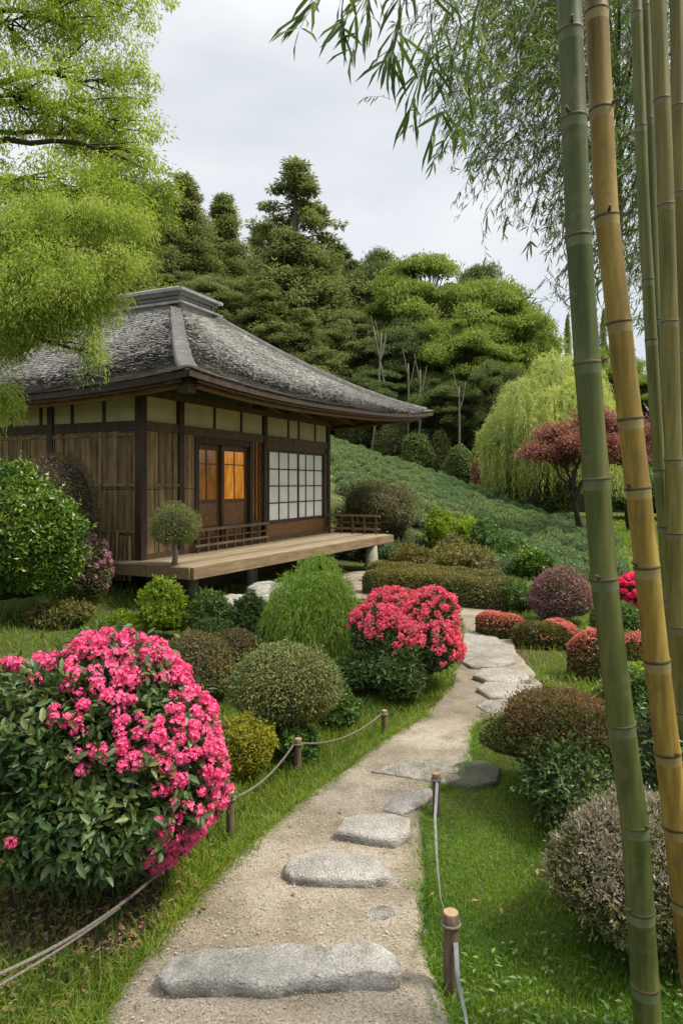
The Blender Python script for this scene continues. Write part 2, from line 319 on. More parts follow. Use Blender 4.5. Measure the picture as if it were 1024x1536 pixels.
# ------------------------------------------------------------------ rope barriers
M['postwood'] = woodmat('post_wood', (.05, .036, .024), (.15, .11, .075), .85, 14, (4, 4, .4), .004)
M['cutwood'] = woodmat('cut_wood', (.22, .15, .09), (.34, .24, .15), .85, 20, (1, 1, 1), .003)
M['rope'] = woodmat('rope', (.075, .068, .05), (.17, .155, .12), .9, 120, (1, 1, 1), .004, False)
M['strap'] = woodmat('strap', (.10, .115, .115), (.20, .22, .22), .6, 30, (1, 1, 1), .002, False)
def post(u, vt, vb, wpx, label, group):
    B = gp(u, vb); h = (vb - vt) * B[1] / F; r = wpx * B[1] / F / 2
    B[2] = terr(B[0], B[1]); t = empty('rope_post', tuple(B)); tag(t, label, 'post', group)
    m = MB(); n = 9; zz = np.linspace(-.05, h, n); rr = r * (1 + .05 * np.sin(zz * 40 + u)); ta = np.random.default_rng(int(u)).normal(0, .012, 2)
    m.tube(np.stack([zz * ta[0], zz * ta[1], zz], -1), rr, 14, True); m.build('shaft', M['postwood'], t)
    c = MB(); c.tube([[h * ta[0], h * ta[1], h - .001], [h * ta[0], h * ta[1], h + .003]], [r * .985, r * .93], 14, True); c.build('cut_end', M['cutwood'], t)
    k = MB(); a = np.linspace(0, 6.28 * 1.0, 18); zk = h * .86
    k.tube(np.stack([np.cos(a) * (r + .004) + zk * ta[0], np.sin(a) * (r + .004) + zk * ta[1], zk + 0 * a], -1), .005, 6); k.build('rope_loop', M['rope'], t)
    return B + [0, 0, h * .86], r
P1, r1 = post(345.5, 1188, 1258, 12, 'slim dark post nearest the pink azalea on the left verge', 'posts of the left rope barrier')
P2, r2 = post(446.5, 1108, 1160, 10.5, 'dark post in front of the round grey-green topiary', 'posts of the left rope barrier')
P3, r3 = post(576, 1066, 1100, 8, 'smallest dark post by the mid coral azalea', 'posts of the left rope barrier')
Q1, s1 = post(676, 1368, 1482, 23, 'thick brown post with pale cut top beside the front stone', 'posts of the right strap barrier')
Q2, s2 = post(654.5, 1160, 1220, 12, 'thin brown post by the mid path stones on the right verge', 'posts of the right strap barrier')
def sagline(a, b, sag, n=20):
    t = np.linspace(0, 1, n)[:, None]; p = np.asarray(a) * (1 - t) + np.asarray(b) * t; p[:, 2] -= (sag * 4 * t * (1 - t))[:, 0]; return p
def ropeobj(pts, r, label, name='rope', cat='rope', mm='rope', group=None):
    m = MB(); pts = resamp(np.asarray(pts), 120); m.tube(pts, r, 8, True)
    s = np.arange(120); tw = np.stack([pts + 0], 0)[0]
    T = nrm(np.gradient(pts, axis=0)); X = nrm(np.cross(T, [0, 0, 1.])); Yv = np.cross(X, T)
    for ph in (0, 2.09, 4.18):
        pp = resamp(pts, 480); Tx = nrm(np.gradient(pp, axis=0)); Xx = nrm(np.cross(Tx, [0, 0, 1.])); Yx = np.cross(Xx, Tx)
        L_ = np.linspace(0, np.linalg.norm(np.diff(pts, axis=0), axis=1).sum(), 480); a = L_ / .022 * 2 + ph
        m.tube(pp + (Xx * np.cos(a)[:, None] + Yx * np.sin(a)[:, None]) * r * .55, r * .62, 5, True)
    o = m.build(name, M[mm]); return tag(o, label, cat, group)
E0 = at(-40, 1478, 1.75); E1 = at(-40, 1500, 1.72)
left_rope = np.concatenate([sagline(E0, P1 - [r1 + .004, 0, 0], .10, 24), sagline(P1 + [r1, .01, 0], P2 - [r2, 0, 0], .045), sagline(P2 + [r2, .005, .0], P3 - [r3, 0, 0], .06)])
ropeobj(left_rope, .0055, 'grey twisted rope running along all the left posts')
ropeobj(sagline(E1, left_rope[10] - [0, 0, .008], .012, 14), .004, 'short second rope tied under the left rope at the lower left corner')
def ribbon(pts, wd, label, tw=0.0, name='strap'):
    pts = resamp(np.asarray(pts), 60); T = nrm(np.gradient(pts, axis=0)); X = nrm(np.cross(T, [0, 0, 1.])); Yv = np.cross(X, T)
    a = np.linspace(.5, .5 + tw, 60)[:, None]; D = X * np.cos(a) + Yv * np.sin(a); Nn = np.cross(T, D)
    m = MB(); G = np.stack([pts + D * wd / 2 + Nn * .001, pts + D * wd / 2 - Nn * .001, pts - D * wd / 2 - Nn * .001, pts - D * wd / 2 + Nn * .001, pts + D * wd / 2 + Nn * .001], 1)
    m.grid(G, False); return tag(m.build(name, M['strap']), label, 'strap')
ribbon(np.concatenate([[Q2 + [0, -s2, 0]], [gp(652, 1228, .09), gp(655, 1290, .07), gp(661, 1350, .09)], [Q1 + [-.012, s1, 0]]]), .015, 'grey strap hanging between the two right posts', 1.2)
ribbon(np.concatenate([[Q1 + [.012, -s1 * .6, -.05]], [gp(686, 1465, .13), gp(696, 1515, .10), gp(712, 1600, .10)]]), .017, 'grey strap running from the thick post towards the viewer', .8)

# ------------------------------------------------------------------ the tea house
M['plank'] = woodmat('old_planks', (.09, .06, .028), (.36, .26, .135), .8, 3.2, (5, 5, .7), .006)
M['dark'] = woodmat('dark_timber', (.022, .014, .009), (.075, .05, .032), .6, 5, (3, 3, .5), .003)
M['warm'] = woodmat('warm_timber', (.13, .06, .024), (.27, .135, .055), .5, 4, (1, 3, 5), .002)
M['brown'] = woodmat('brown_timber', (.055, .03, .015), (.15, .085, .042), .55, 5, (3, 3, .6), .003)
M['deck'] = woodmat('deck_boards', (.15, .122, .083), (.30, .25, .175), .65, 3, (6, .5, 6), .003)
M['deckedge'] = woodmat('deck_edge', (.10, .07, .04), (.24, .175, .105), .75, 4, (6, .6, 6), .004)
m, n, b, o = mat('cream_plaster'); M['plaster'] = m
q = noise(n, 2.2, 5, .6); r = ramp(n, [(.3, (.40, .34, .20)), (.7, (.54, .47, .30))]); n.links.new(q.outputs[0], r.inputs[0]); n.links.new(r.outputs[0], b.inputs['Base Color']); b.inputs['Roughness'].default_value = .9
m, n, b, o = mat('shoji_paper'); M['paper'] = m
q = noise(n, 2.3, 6, .7); r = ramp(n, [(.3, (.72, .69, .60)), (.6, (.87, .86, .81))]); n.links.new(q.outputs[0], r.inputs[0]); n.links.new(r.outputs[0], b.inputs['Base Color']); b.inputs['Roughness'].default_value = .8
def glow(name, c1, c2, s, sc=4):
    m, n, b, o = mat(name); q = noise(n, sc, 4, .6, (1, 2.5, .8)); r = ramp(n, [(.32, c1), (.68, c2)]); n.links.new(q.outputs[0], r.inputs[0])
    n.links.new(r.outputs[0], b.inputs['Emission Color']); b.inputs['Emission Strength'].default_value = s
    n.links.new(r.outputs[0], b.inputs['Base Color']); b.inputs['Roughness'].default_value = .12; M[name] = m
glow('lit_amber', (.42, .13, .015), (.85, .36, .05), .20); glow('dim_amber', (.20, .07, .012), (.45, .18, .04), .055)
m, n, b, o = mat('window_glass'); b.inputs['Base Color'].default_value = (.05, .035, .02, 1); b.inputs['Roughness'].default_value = .08; M['glass'] = m
m, n, b, o = mat('roof_bark'); M['roof'] = m
q = noise(n, 2.2, 6, .65); r = ramp(n, [(.3, (.26, .25, .225)), (.5, (.40, .385, .355)), (.7, (.56, .54, .505))]); n.links.new(q.outputs[0], r.inputs[0])
gg = n.nodes.new('ShaderNodeNewGeometry'); rr = ramp(n, [(0, (.70, .69, .67)), (.5, (.96, .96, .96)), (.9, (1.05, 1.05, 1.05)), (1, (1.25, 1.25, 1.24))]); n.links.new(gg.outputs['Random Per Island'], rr.inputs[0])
c = mixc(n, 1.0, r.outputs[0], rr.outputs[0], 'MULTIPLY'); mo = noise(n, .7, 4, .6); mr = ramp(n, [(.55, (0, 0, 0)), (.72, (.5, .5, .5))]); n.links.new(mo.outputs[0], mr.inputs[0])
c = mixc(n, mr.outputs[0], c.outputs[0], (.13, .125, .085))
n.links.new(c.outputs[0], b.inputs['Base Color']); b.inputs['Roughness'].default_value = .62; b.inputs['Specular IOR Level'].default_value = .5
s2_ = noise(n, 45, 4, .7); bump(n, b, s2_.outputs[0], .7, .012)
m, n, b, o = mat('hip_bark'); M['hip'] = m
q = noise(n, 9, 7, .7, (1, 1, .5)); r = ramp(n, [(.3, (.03, .028, .026)), (.55, (.075, .072, .067)), (.75, (.15, .145, .135))]); n.links.new(q.outputs[0], r.inputs[0]); n.links.new(r.outputs[0], b.inputs['Base Color']); b.inputs['Roughness'].default_value = .8; bump(n, b, q.outputs[0], .8, .03)
m, n, b, o = mat('ridge_tile'); M['tile'] = m
q = noise(n, 6, 5, .6); r = ramp(n, [(.3, (.10, .10, .10)), (.7, (.26, .255, .25))]); n.links.new(q.outputs[0], r.inputs[0]); n.links.new(r.outputs[0], b.inputs['Base Color']); b.inputs['Roughness'].default_value = .5; bump(n, b, q.outputs[0], .4, .01)
m, n, b, o = mat('concrete_post'); M['concrete'] = m
q = noise(n, 8, 5, .65); r = ramp(n, [(.3, (.14, .14, .09)), (.7, (.27, .255, .19))]); n.links.new(q.outputs[0], r.inputs[0]); n.links.new(r.outputs[0], b.inputs['Base Color']); b.inputs['Roughness'].default_value = .9; bump(n, b, q.outputs[0], .4, .01)

HO = np.array([-2.64, 9.0]); TH = math.atan2(-.42, .9075)
house = empty('tea_house', (HO[0], HO[1], 0), TH)
tag(house, 'old wooden tea house with hipped grey bark roof and raised veranda', 'tea house')
cT, sT = math.cos(TH), math.sin(TH)
def toH(P):
    P = np.asarray(P, float); d = P[..., :2] - HO; return np.stack([d[..., 0] * cT + d[..., 1] * sT, -d[..., 0] * sT + d[..., 1] * cT, P[..., 2]], -1)
def hb(name, lo, hi, m, parent=house, label=None):
    q = MB(); q.box(lo, hi); o = q.build(name, M[m], parent)
    if label: o['label'] = label
    return o
ZF, ZL0, ZL1, ZP = .63, 2.34, 2.47, 2.80           # floor, lintel bottom / top, panel top
LEN, BACK = 5.57, -4.9
# posts of the front wall (local x = outwards from the front wall, y = along it)
for y in (0.0, .79, 3.08, LEN): hb('post', (-.055, y - .055, ZF - .06), (.055, y + .055, ZP - .002), 'dark')
for x in (-1.6, -3.2, BACK): hb('post', (x - .05, -.05, .3), (x + .05, .05, ZP - .002), 'dark')
for x in (-2.4, BACK): hb('post', (x - .05, LEN - .05, .3), (x + .05, LEN + .05, ZP - .002), 'dark')
# lintels, wall plates, sills
hb('lintel', (-.04, .055, ZL0), (.04, LEN - .055, ZL1), 'brown'); hb('lintel', (-4.85, -.035, ZL0), (-.055, .035, ZL1), 'dark')
hb('wall_plate', (-.05, -.05, ZP), (.05, LEN + .05, ZP + .09), 'brown'); hb('wall_plate', (-4.95, -.048, ZP), (-.05, .048, ZP + .08), 'brown')
hb('sill', (-.05, .055, ZF), (.05, LEN - .055, ZF + .07), 'brown'); hb('sill', (-4.85, -.045, ZF - .12), (-.055, .045, ZF), 'dark')
# plaster panels above the lintel with thin dark studs between them
ys = [0.055, .735, .845, 1.62, 2.36, 3.025, 3.135, 3.92, 4.32, 5.0, 5.515]
for a_, b_ in zip(ys[:-1], ys[1:]):
    if b_ - a_ > .2: hb('plaster_panel', (-.02, a_ + .02, ZL1), (.012, b_ - .02, ZP), 'plaster')
for y in (1.62, 2.36, 3.92, 4.32, 5.0): hb('stud', (-.03, y - .022, ZL1), (.03, y + .022, ZP - .002), 'dark')
xs = [-.055, -.62, -1.2, -1.8, -2.4, -3.0, -3.6, -4.2, -4.85]
for a_, b_ in zip(xs[:-1], xs[1:]): hb('plaster_panel', (b_ + .02, -.012, ZL1), (a_ - .02, .02, ZP), 'plaster')
for x in xs[1:-1]: hb('stud', (x - .022, -.03, ZL1), (x + .022, .03, ZP - .002), 'dark')
# plank cladding: left wall and first bay of the front wall, with battens
def planks(name, along, p0, p1, z0, z1, parent=house):
    q = MB(); r = np.random.default_rng(int(abs(p0) * 100) + 3); p = p0
    while p < p1 - .02:
        wd = min(r.uniform(.075, .13), p1 - p); d = r.uniform(-.010, .010); g_ = .004
        for za, zb_ in ((z0, 1.56), (1.565, z1)) if z0 < 1.2 else ((z0, z1),):
            dd = d + r.uniform(-.004, .004)
            if along == 'x': q.box((p + g_, -.022 + dd, za), (p + wd - g_, .012 + dd, zb_ - r.uniform(0, .006)))
            else: q.box((-.012 + dd, p + g_, za), (.022 + dd, p + wd - g_, zb_ - r.uniform(0, .006)))
        p += wd
    return q.build(name, M['plank'], parent)
planks('plank_wall', 'x', -4.85, -.055, .42, ZL0); planks('plank_wall', 'y', .055, .735, ZF, ZL0); planks('plank_wall', 'y', .845, 1.13, ZF + .07, ZL0)
for z in (.98, 1.60, 2.27): hb('batten', (-4.85, -.045, z), (-.055, -.0235, z + .035), 'plank')
for z in (.98, 1.60): hb('batten', (.0345, .055, z), (.05, .735, z + .03), 'plank')
# bundled bamboo skirt under the floor line
q = MB(); r = np.random.default_rng(5)
for x in np.arange(-4.8, -.1, .07): q.tube([[x, -.10 + r.uniform(-.01, .01), .36], [x + r.uniform(-.01, .01), -.09, .98 + r.uniform(-.05, .05)]], .024, 6)
q.build('bamboo_skirt', M['plank'], house)
# doors, recessed
hb('door_jamb', (-.16, 1.13, ZF + .07), (.03, 1.22, ZL0), 'dark'); hb('door_jamb', (-.16, 2.62, ZF + .07), (.03, 2.70, ZL0), 'dark')
hb('door_head', (-.16, 1.22, ZL0 - .10), (.02, 2.62, ZL0), 'dark')
def door(y0, y1, x, lit):
    d = hb('sliding_door', (x - .02, y0, ZF + .07), (x + .02, y0 + .07, ZL0 - .10), 'brown')
    for lo, hi in (((x - .02, y1 - .07, ZF + .07), (x + .02, y1, ZL0 - .10)), ((x - .02, y0 + .07, ZF + .07), (x + .02, y1 - .07, ZF + .20)), ((x - .02, y0 + .07, 2.15), (x + .02, y1 - .07, ZL0 - .10)), ((x - .02, y0 + .07, 1.33), (x + .02, y1 - .07, 1.39)), ((x - .02, y0 + .07, .94), (x + .02, y1 - .07, .99))): hb('rail', lo, hi, 'brown', d)
    hb('wood_panel', (x - .012, y0 + .07, .99), (x + .008, y1 - .07, 1.33), 'warm', d); hb('wood_panel', (x - .012, y0 + .07, ZF + .20), (x + .008, y1 - .07, .94), 'warm', d)
    hb('pane', (x - .006, y0 + .07, 1.39), (x + .004, y1 - .07, 2.15), 'lit_amber' if lit else 'dim_amber', d, 'pane glowing orange from inside' if lit else 'dim amber pane')
    for yy in ((y0 + y1) / 2,): hb('muntin', (x - .01, yy - .008, 1.39), (x + .016, yy + .008, 2.15), 'brown', d)
    hb('muntin', (x - .009, y0 + .07, 1.93), (x + .017, y1 - .07, 1.945), 'brown', d)
    return d
door(1.22, 1.93, -.11, False); door(1.90, 2.62, -.06, True)
# narrow lattice panel between door and post
lt = hb('lattice_panel', (-.03, 2.70, ZF + .07), (.0, 3.025, 1.0), 'brown')
hb('pane', (-.02, 2.72, 1.0), (-.01, 3.01, ZL0), 'dim_amber', lt)
for y in (2.70, 2.80, 2.915, 3.0): hb('lattice_bar', (-.01, y, 1.0), (.02, y + .022, ZL0), 'brown', lt)
for z in (1.0, 1.35, 1.62, 1.9, 2.2): hb('lattice_bar', (-.008, 2.70, z), (.017, 3.025, z + .022), 'brown', lt)
# shoji screens with kick board
hb('kick_board', (-.03, 3.135, ZF + .07), (.02, 5.515, .93), 'warm', house, 'orange-brown board under the paper screens')
def shoji(y0, y1, x):
    s = MB(); f = .045
    for lo, hi in (((x, y0, .93), (x + .03, y0 + f, 2.24)), ((x, y1 - f, .93), (x + .03, y1, 2.24)), ((x, y0 + f, .93), (x + .03, y1 - f, .99)), ((x, y0 + f, 2.19), (x + .03, y1 - f, 2.24))): s.box(lo, hi)
    o = s.build('shoji_screen', M['dark'], house)
    hb('paper', (x + .004, y0 + f, .99), (x + .010, y1 - f, 2.19), 'paper', o)
    l = MB()
    for i in (1, 2): yy = y0 + f + (y1 - y0 - 2 * f) * i / 3; l.box((x + .0105, yy - .010, .99), (x + .026, yy + .010, 2.19))
    for i in (1, 2, 3): zz = .99 + 1.20 * i / 4; l.box((x + .0108, y0 + f, zz - .010), (x + .0255, y1 - f, zz + .010))
    l.build('lattice', M['dark'], o)
shoji(3.17, 4.30, .012); shoji(4.25, 5.40, -.022)
hb('post', (-.04, 5.40, ZF + .07), (.03, 5.515, ZL0), 'brown'); hb('door_head', (-.03, 3.135, 2.24), (.03, 5.515, ZL0), 'brown')
# back and right walls (seen only from the side)
hb('plank_wall', (BACK + .05, LEN - .02, ZF - .2), (-.055, LEN + .02, ZP - .002), 'plank'); hb('plank_wall', (BACK - .02, .05, ZF - .2), (BACK + .02, LEN - .05, ZP - .002), 'plank')
hb('floor', (BACK, .06, ZF - .14), (-.17, LEN - .06, ZF - .02), 'brown')
# rain water box at the front corner and bracket

# veranda deck
dA = toH(np.array([-1.80, 8.22, 0])); dB = toH(np.array([.93, 13.35, 0]))
dk = empty('veranda', (0, 0, 0)); dk.parent = house
y0, y1, x0, x1 = dA[1], dB[1] + .1, dA[0], dB[0]
nb = 7
bo = MB()
for i in range(nb):
    f0, f1 = i / nb, (i + 1) / nb
    if i < 3: ya = max(y0, -.06)  # boards behind the corner post line stop at it
    a0, a1 = .056 + (x0 - .056) * f0, .056 + (x0 - .056) * f1; b0, b1 = .056 + (x1 - .056) * f0, .056 + (x1 - .056) * f1
    V = [[a0 + .003, y0, ZF - .05], [a1 - .003, y0, ZF - .05], [b1 - .003, y1, ZF - .05], [b0 + .003, y1, ZF - .05]]; T_ = [[x, y, ZF + .001 * (i % 3)] for x, y, _ in V]
    bo.add(V + T_, [[3, 2, 1, 0], [4, 5, 6, 7], [0, 1, 5, 4], [1, 2, 6, 5], [2, 3, 7, 6], [3, 0, 4, 7]])
for i in range(5):      # boards returning along the left wall
    a0 = -.062 - (i + 1) * .05 if False else 0
bo.build('deck_boards', M['deck'], dk)
sb_ = MB(); sb_.box((-1.3, y0, ZF - .05), (.05, -.06, ZF - .001)); sb_.build('deck_boards', M['deck'], dk)
e = MB(); e.bar((x0 + .02, y0 - .02, ZF - .075), (x1 + .02, y1 + .02, ZF - .075), .05, .14); e.bar((-1.35, y0 - .022, ZF - .075), (x0 - .006, y0 - .022, ZF - .075), .05, .138)
e.bar((.06, y1 + .022, ZF - .075), (x1 - .006, y1 + .022, ZF - .075), .05, .137); e.build('edge_beam', M['deckedge'], dk)
for y in np.linspace(y0 + .5, y1 - .4, 6): q = MB(); q.bar((.06, y, ZF - .10), (x0 + (x1 - x0) * (y - y0) / (y1 - y0) - .01, y, ZF - .10), .08, .098); q.build('joist', M['dark'], dk)
def dpost(u, v, r0, r1):
    p = toH(gp(u, v)); q = MB(); q.tube([[p[0], p[1], -.1], [p[0], p[1], .1], [p[0], p[1], ZF - .12]], [r0, (r0 + r1) / 2, r1], 16); q.build('deck_post', M['concrete'], dk)
dpost(290, 905, .075, .07); dpost(375, 879, .075, .07); dpost(557, 856, .16, .10); dpost(170, 872, .06, .06)
for x, y in ((.1, 2.6), (.1, 5.4), (-1.2, -.2), (-2.6, 0), (-4.6, 0), (-4.6, 5.4)): q = MB(); q.tube([[x, y, -.1], [x, y, ZF - .14]], .07, 10); q.build('foundation_post', M['concrete'], house)
hb('skirt_board', (-.02, .1, .1), (.02, LEN, ZF - .06), 'dark')
# low railings
def railing(a, b, h, nb_, top=.05):
    a = np.array(a, float); b = np.array(b, float); rl = empty('railing', (0, 0, 0)); rl.parent = house
    q = MB(); q.bar(a + [0, 0, h], b + [0, 0, h], top, .04); q.build('handrail', M['deckedge'], rl)
    q = MB(); q.bar(a + [0, 0, .10], b + [0, 0, .10], .04, .035); q.build('bottom_rail', M['deckedge'], rl)
    q = MB(); q.bar(a + [0, 0, h * .62], b + [0, 0, h * .62], .025, .025); q.build('middle_rail', M['brown'], rl)
    for i in range(nb_):
        p = a + (b - a) * (i + .3) / (nb_ - .4); q = MB(); q.bar(p + [0, 0, .0], p + [0, 0, h - .02], .034, .034); q.build('baluster', M['brown'], rl)
railing((.13, .98, ZF), (.13, 3.02, ZF), .33, 9); railing((.06, y1 - .12, ZF), (1.22, y1 - .12, ZF), .36, 5)
# roof
CR = {'f0': (1.40, -.80, 2.93), 'f1': (1.72, 7.35, 3.20), 'b1': (-5.9, 7.3, 3.1), 'b0': (-5.9, -.85, 2.95)}
KP = {'f0': (-1.43, 2.50, 4.74), 'f1': (-1.30, 3.42, 4.74), 'b1': (-2.70, 3.42, 4.74), 'b0': (-2.70, 2.50, 4.74)}
def roof_pt(e0, e1, t, s):
    t = np.asarray(t, float)[..., None]; s = np.asarray(s, float)[..., None]
    E = np.array(CR[e0]) * (1 - t) + np.array(CR[e1]) * t; K = np.array(KP[e0]) * (1 - t) + np.array(KP[e1]) * t
    E = E - np.array([0, 0, 1.]) * (.17 * (1 - np.abs(2 * t - 1) ** 2.6))
    P = E * (1 - s) + K * s; P[..., 2] -= (.24 * 4 * s * (1 - s) * (1 - .25 * s))[..., 0]; return P
roof = MB(); SNR = SN(4, 16, 31)
sides = [('f0', 'f1'), ('b0', 'f0'), ('f1', 'b1'), ('b1', 'b0')]
for e0, e1 in sides:
    t, s = np.meshgrid(np.linspace(0, 1, 90), np.linspace(0, 1, 50), indexing='ij'); P = roof_pt(e0, e1, t, s)
    inner = (np.minimum(t, 1 - t) > 0)[..., None]
    P = P + inner * np.array([0, 0, 1]) * (.018 * SNR(P))[..., None]; roof.grid(P)
    for d0, d1, i0, i1 in ((0, -.075, 0, 0),):
        ed = roof_pt(e0, e1, np.linspace(0, 1, 90), np.zeros(90)); roof.grid(np.stack([ed * (1 - 0) + [0, 0, d1], ed + [0, 0, d0]], 1), True, 1)
    t, s = np.meshgrid(np.linspace(0, 1, 90), np.linspace(0, .9, 12), indexing='ij'); P = roof_pt(e0, e1, t, s); P[..., 2] -= .075 + .07 * s; roof.grid(P[::-1], True, 1)
    # bark shingle tufts lying on the slope
    r = np.random.default_rng(11); Ns = 90000 if e0 in ('f0', 'b0') and e1 in ('f1', 'f0') else 2500
    s = np.floor(r.uniform(0, 1, Ns) * 46) / 46 * .985 + r.normal(0, .004, Ns); t = r.uniform(.002, .998, Ns); s = np.clip(s, 0.002, .99)
    keep = r.uniform(0, 1, Ns) < (1 - .8 * s); s, t = s[keep], t[keep]
    P = roof_pt(e0, e1, t, s); dt = nrm(roof_pt(e0, e1, t + .002, s) - P); ds = nrm(roof_pt(e0, e1, t, s + .004) - P); nn = nrm(np.cross(dt, ds)); nn = nn * np.sign(nn[:, 2:3])
    k = len(P); wd = r.uniform(.03, .09, k)[:, None]; ln = r.uniform(.028, .05, k)[:, None]; lift = r.uniform(.003, .012, k)[:, None]; sk = r.normal(0, .07, k)[:, None]
    dd = nrm(-ds + dt * sk); base = P + nn * (.012 + .018 * SNR(P))[:, None] * 1.0
    V = np.stack([base - dt * wd / 2 - dd * ln * .5, base + dt * wd / 2 - dd * ln * .5, base + dt * wd / 2 + dd * ln * .5 + nn * lift, base - dt * wd / 2 + dd * ln * .5 + nn * lift], 1)
    roof.add(V, np.arange(4 * k).reshape(k, 4))
ro = roof.build('roof', [M['roof'], M['dark']], house)
# hip bands
for (e0, e1, tt) in (('f0', 'f1', 0.0), ('f0', 'f1', 1.0), ('b1', 'b0', 0.0), ('b1', 'b0', 1.0)):
    s = np.linspace(.05, 1, 30); P = roof_pt(e0, e1, np.full(30, tt), s); T = nrm(np.gradient(P, axis=0)); X = nrm(np.cross(T, [0, 0, 1.])); h = MB()
    wv = (.125 - .03 * s)[:, None] + .012 * SN(9, 12, 55)(P)[:, None]; dn = np.array([0, 0, 1.])
    G = np.stack([P - X * wv * 1.2 - dn * .10, P - X * wv + dn * .0, P - X * wv * .85 + dn * .038, P - X * wv * .7 + dn * .026, P + dn * .040, P + X * wv * .7 + dn * .026, P + X * wv * .85 + dn * .038, P + X * wv + dn * .0, P + X * wv * 1.2 - dn * .10], 1); h.grid(G)
    h.add(G[0], [[0, 1, 2, 3, 4, 5, 6, 7, 8]]); h.build('hip_band', M['hip'], ro)
# ridge cap: stacked boards with an overhanging tiled top
def ring(z0, z1, grow, mm, name, taper=0):
    lo = (-2.72 - grow, 2.48 - grow, z0); hi = (-1.30 + grow, 3.44 + grow, z1); q = MB(); q.box(lo, hi)
    v = q.V[0]; c = (np.array(lo) + hi) / 2; v[4:, :2] = c[:2] + (v[4:, :2] - c[:2]) * (1 - taper); return q.build(name, M[mm], ro)
ring(4.60, 4.73, .06, 'tile', 'ridge_cap'); ring(4.73, 4.765, .13, 'tile', 'ridge_cap'); ring(4.765, 4.80, -.01, 'tile', 'ridge_board'); ring(4.803, 4.84, -.03, 'tile', 'ridge_board'); ring(4.843, 4.897, -.01, 'tile', 'ridge_board'); ring(4.90, 4.95, .05, 'tile', 'ridge_cap'); ring(4.95, 5.0, .13, 'tile', 'ridge_cap'); ring(5.0, 5.06, .10, 'tile', 'ridge_cap', .18)
for y in (2.46, 3.40): hb('corner_post', (-1.34, y, 4.765), (-1.29, y + .05, 4.90), 'tile', ro)

# rafters and eave boards
for e0, e1, n_ in (('f0', 'f1', 20), ('b0', 'f0', 18), ('f1', 'b1', 12)):
    for t in np.linspace(.06, .95, n_):
        a = roof_pt(e0, e1, t, .05) - [0, 0, .125]; b_ = roof_pt(e0, e1, t, .40) - [0, 0, .165]; q = MB(); q.bar(a, b_, .055, .065); q.build('rafter', M['warm'], ro)
    t = np.linspace(.015, .985, 40)
    for s_, dz, ww, hh, mm in ((.06, -.185, .05, .05, 'warm'), (.02, -.10, .03, .05, 'brown')):
        P = roof_pt(e0, e1, t, np.full(40, s_)) + [0, 0, dz]; T = nrm(np.gradient(P, axis=0)); X = nrm(np.cross(T, [0, 0, 1.])) * ww / 2; Z = np.array([0, 0, hh / 2]); q = MB()
        q.grid(np.stack([P - X - Z, P + X - Z, P + X + Z, P - X + Z, P - X - Z], 1), False); q.build('eave_board', M[mm], ro)
q = MB(); p = roof_pt('f0', 'f1', 0.0, .07); q.box(p + [-.09, -.09, -.30], p + [.06, .06, -.12]); q.build('corner_block', M['dark'], ro)
# ------------------------------------------------------------------ foliage tools
def leaves(mb, P, D, Nn, Ln, Wd, fold=.12, big=False, mi=0):
    """one leaf per row: base P, axis D, upper face Nn, length Ln, width Wd"""
    P = np.asarray(P, float); k = len(P)
    if k == 0: return
    D = nrm(D); S = nrm(np.cross(D, Nn)); U = np.cross(S, D)
    Ln = np.broadcast_to(Ln, (k,))[:, None]; Wd = np.broadcast_to(Wd, (k,))[:, None]
    tip = P + D * Ln - U * Ln * .12
    if not big:
        m = P + D * Ln * .45 + U * Wd * fold
        V = np.stack([P, m - S * Wd / 2, tip, m + S * Wd / 2], 1); mb.add(V, np.arange(4 * k).reshape(k, 4), False, mi)
    else:
        r = P + D * Ln * .5 - U * Wd * fold * .4; a = P + D * Ln * .28 + U * Wd * fold; c = P + D * Ln * .68 + U * Wd * fold * .5
        V = np.stack([P, r, tip, a - S * Wd * .46, c - S * Wd * .40, a + S * Wd * .46, c + S * Wd * .40], 1)
        i = 7 * np.arange(k)[:, None]
        F4 = np.concatenate([i + [0, 1, 4, 3], i + [0, 5, 6, 1]]); F3 = np.concatenate([i + [1, 2, 4], i + [1, 6, 2]])
        mb.add(V, F4, True, mi); base = mb.n - 7 * k; mb.F.append((F3 + base, True, mi))
def blobcore(mb, c, rad, lump=None, amp=.1, nu=24, nv=14, low=-1.0, mi=0, sub=1.0):
    a, e = np.meshgrid(np.linspace(0, 2 * math.pi, nu), np.linspace(-1, 1, nv) * math.pi / 2, indexing='ij')
    d = np.stack([np.cos(a) * np.cos(e), np.sin(a) * np.cos(e), np.sin(e)], -1)
    k = 1 + (amp * lump(d) if lump is not None else 0)
    mb.grid(c + d * np.asarray(rad) * np.asarray(k)[..., None] * sub, True, mi)
LAST = {}
def sph(n, low=-.55):
    z = rng.uniform(low, 1, n); a = rng.uniform(0, 6.2832, n); q = np.sqrt(1 - z * z); return np.stack([q * np.cos(a), q * np.sin(a), z], -1)
def sprouts(d, outw, rough, up): return nrm(d * outw + rng.normal(size=d.shape) * rough + np.array([0, 0, up]))

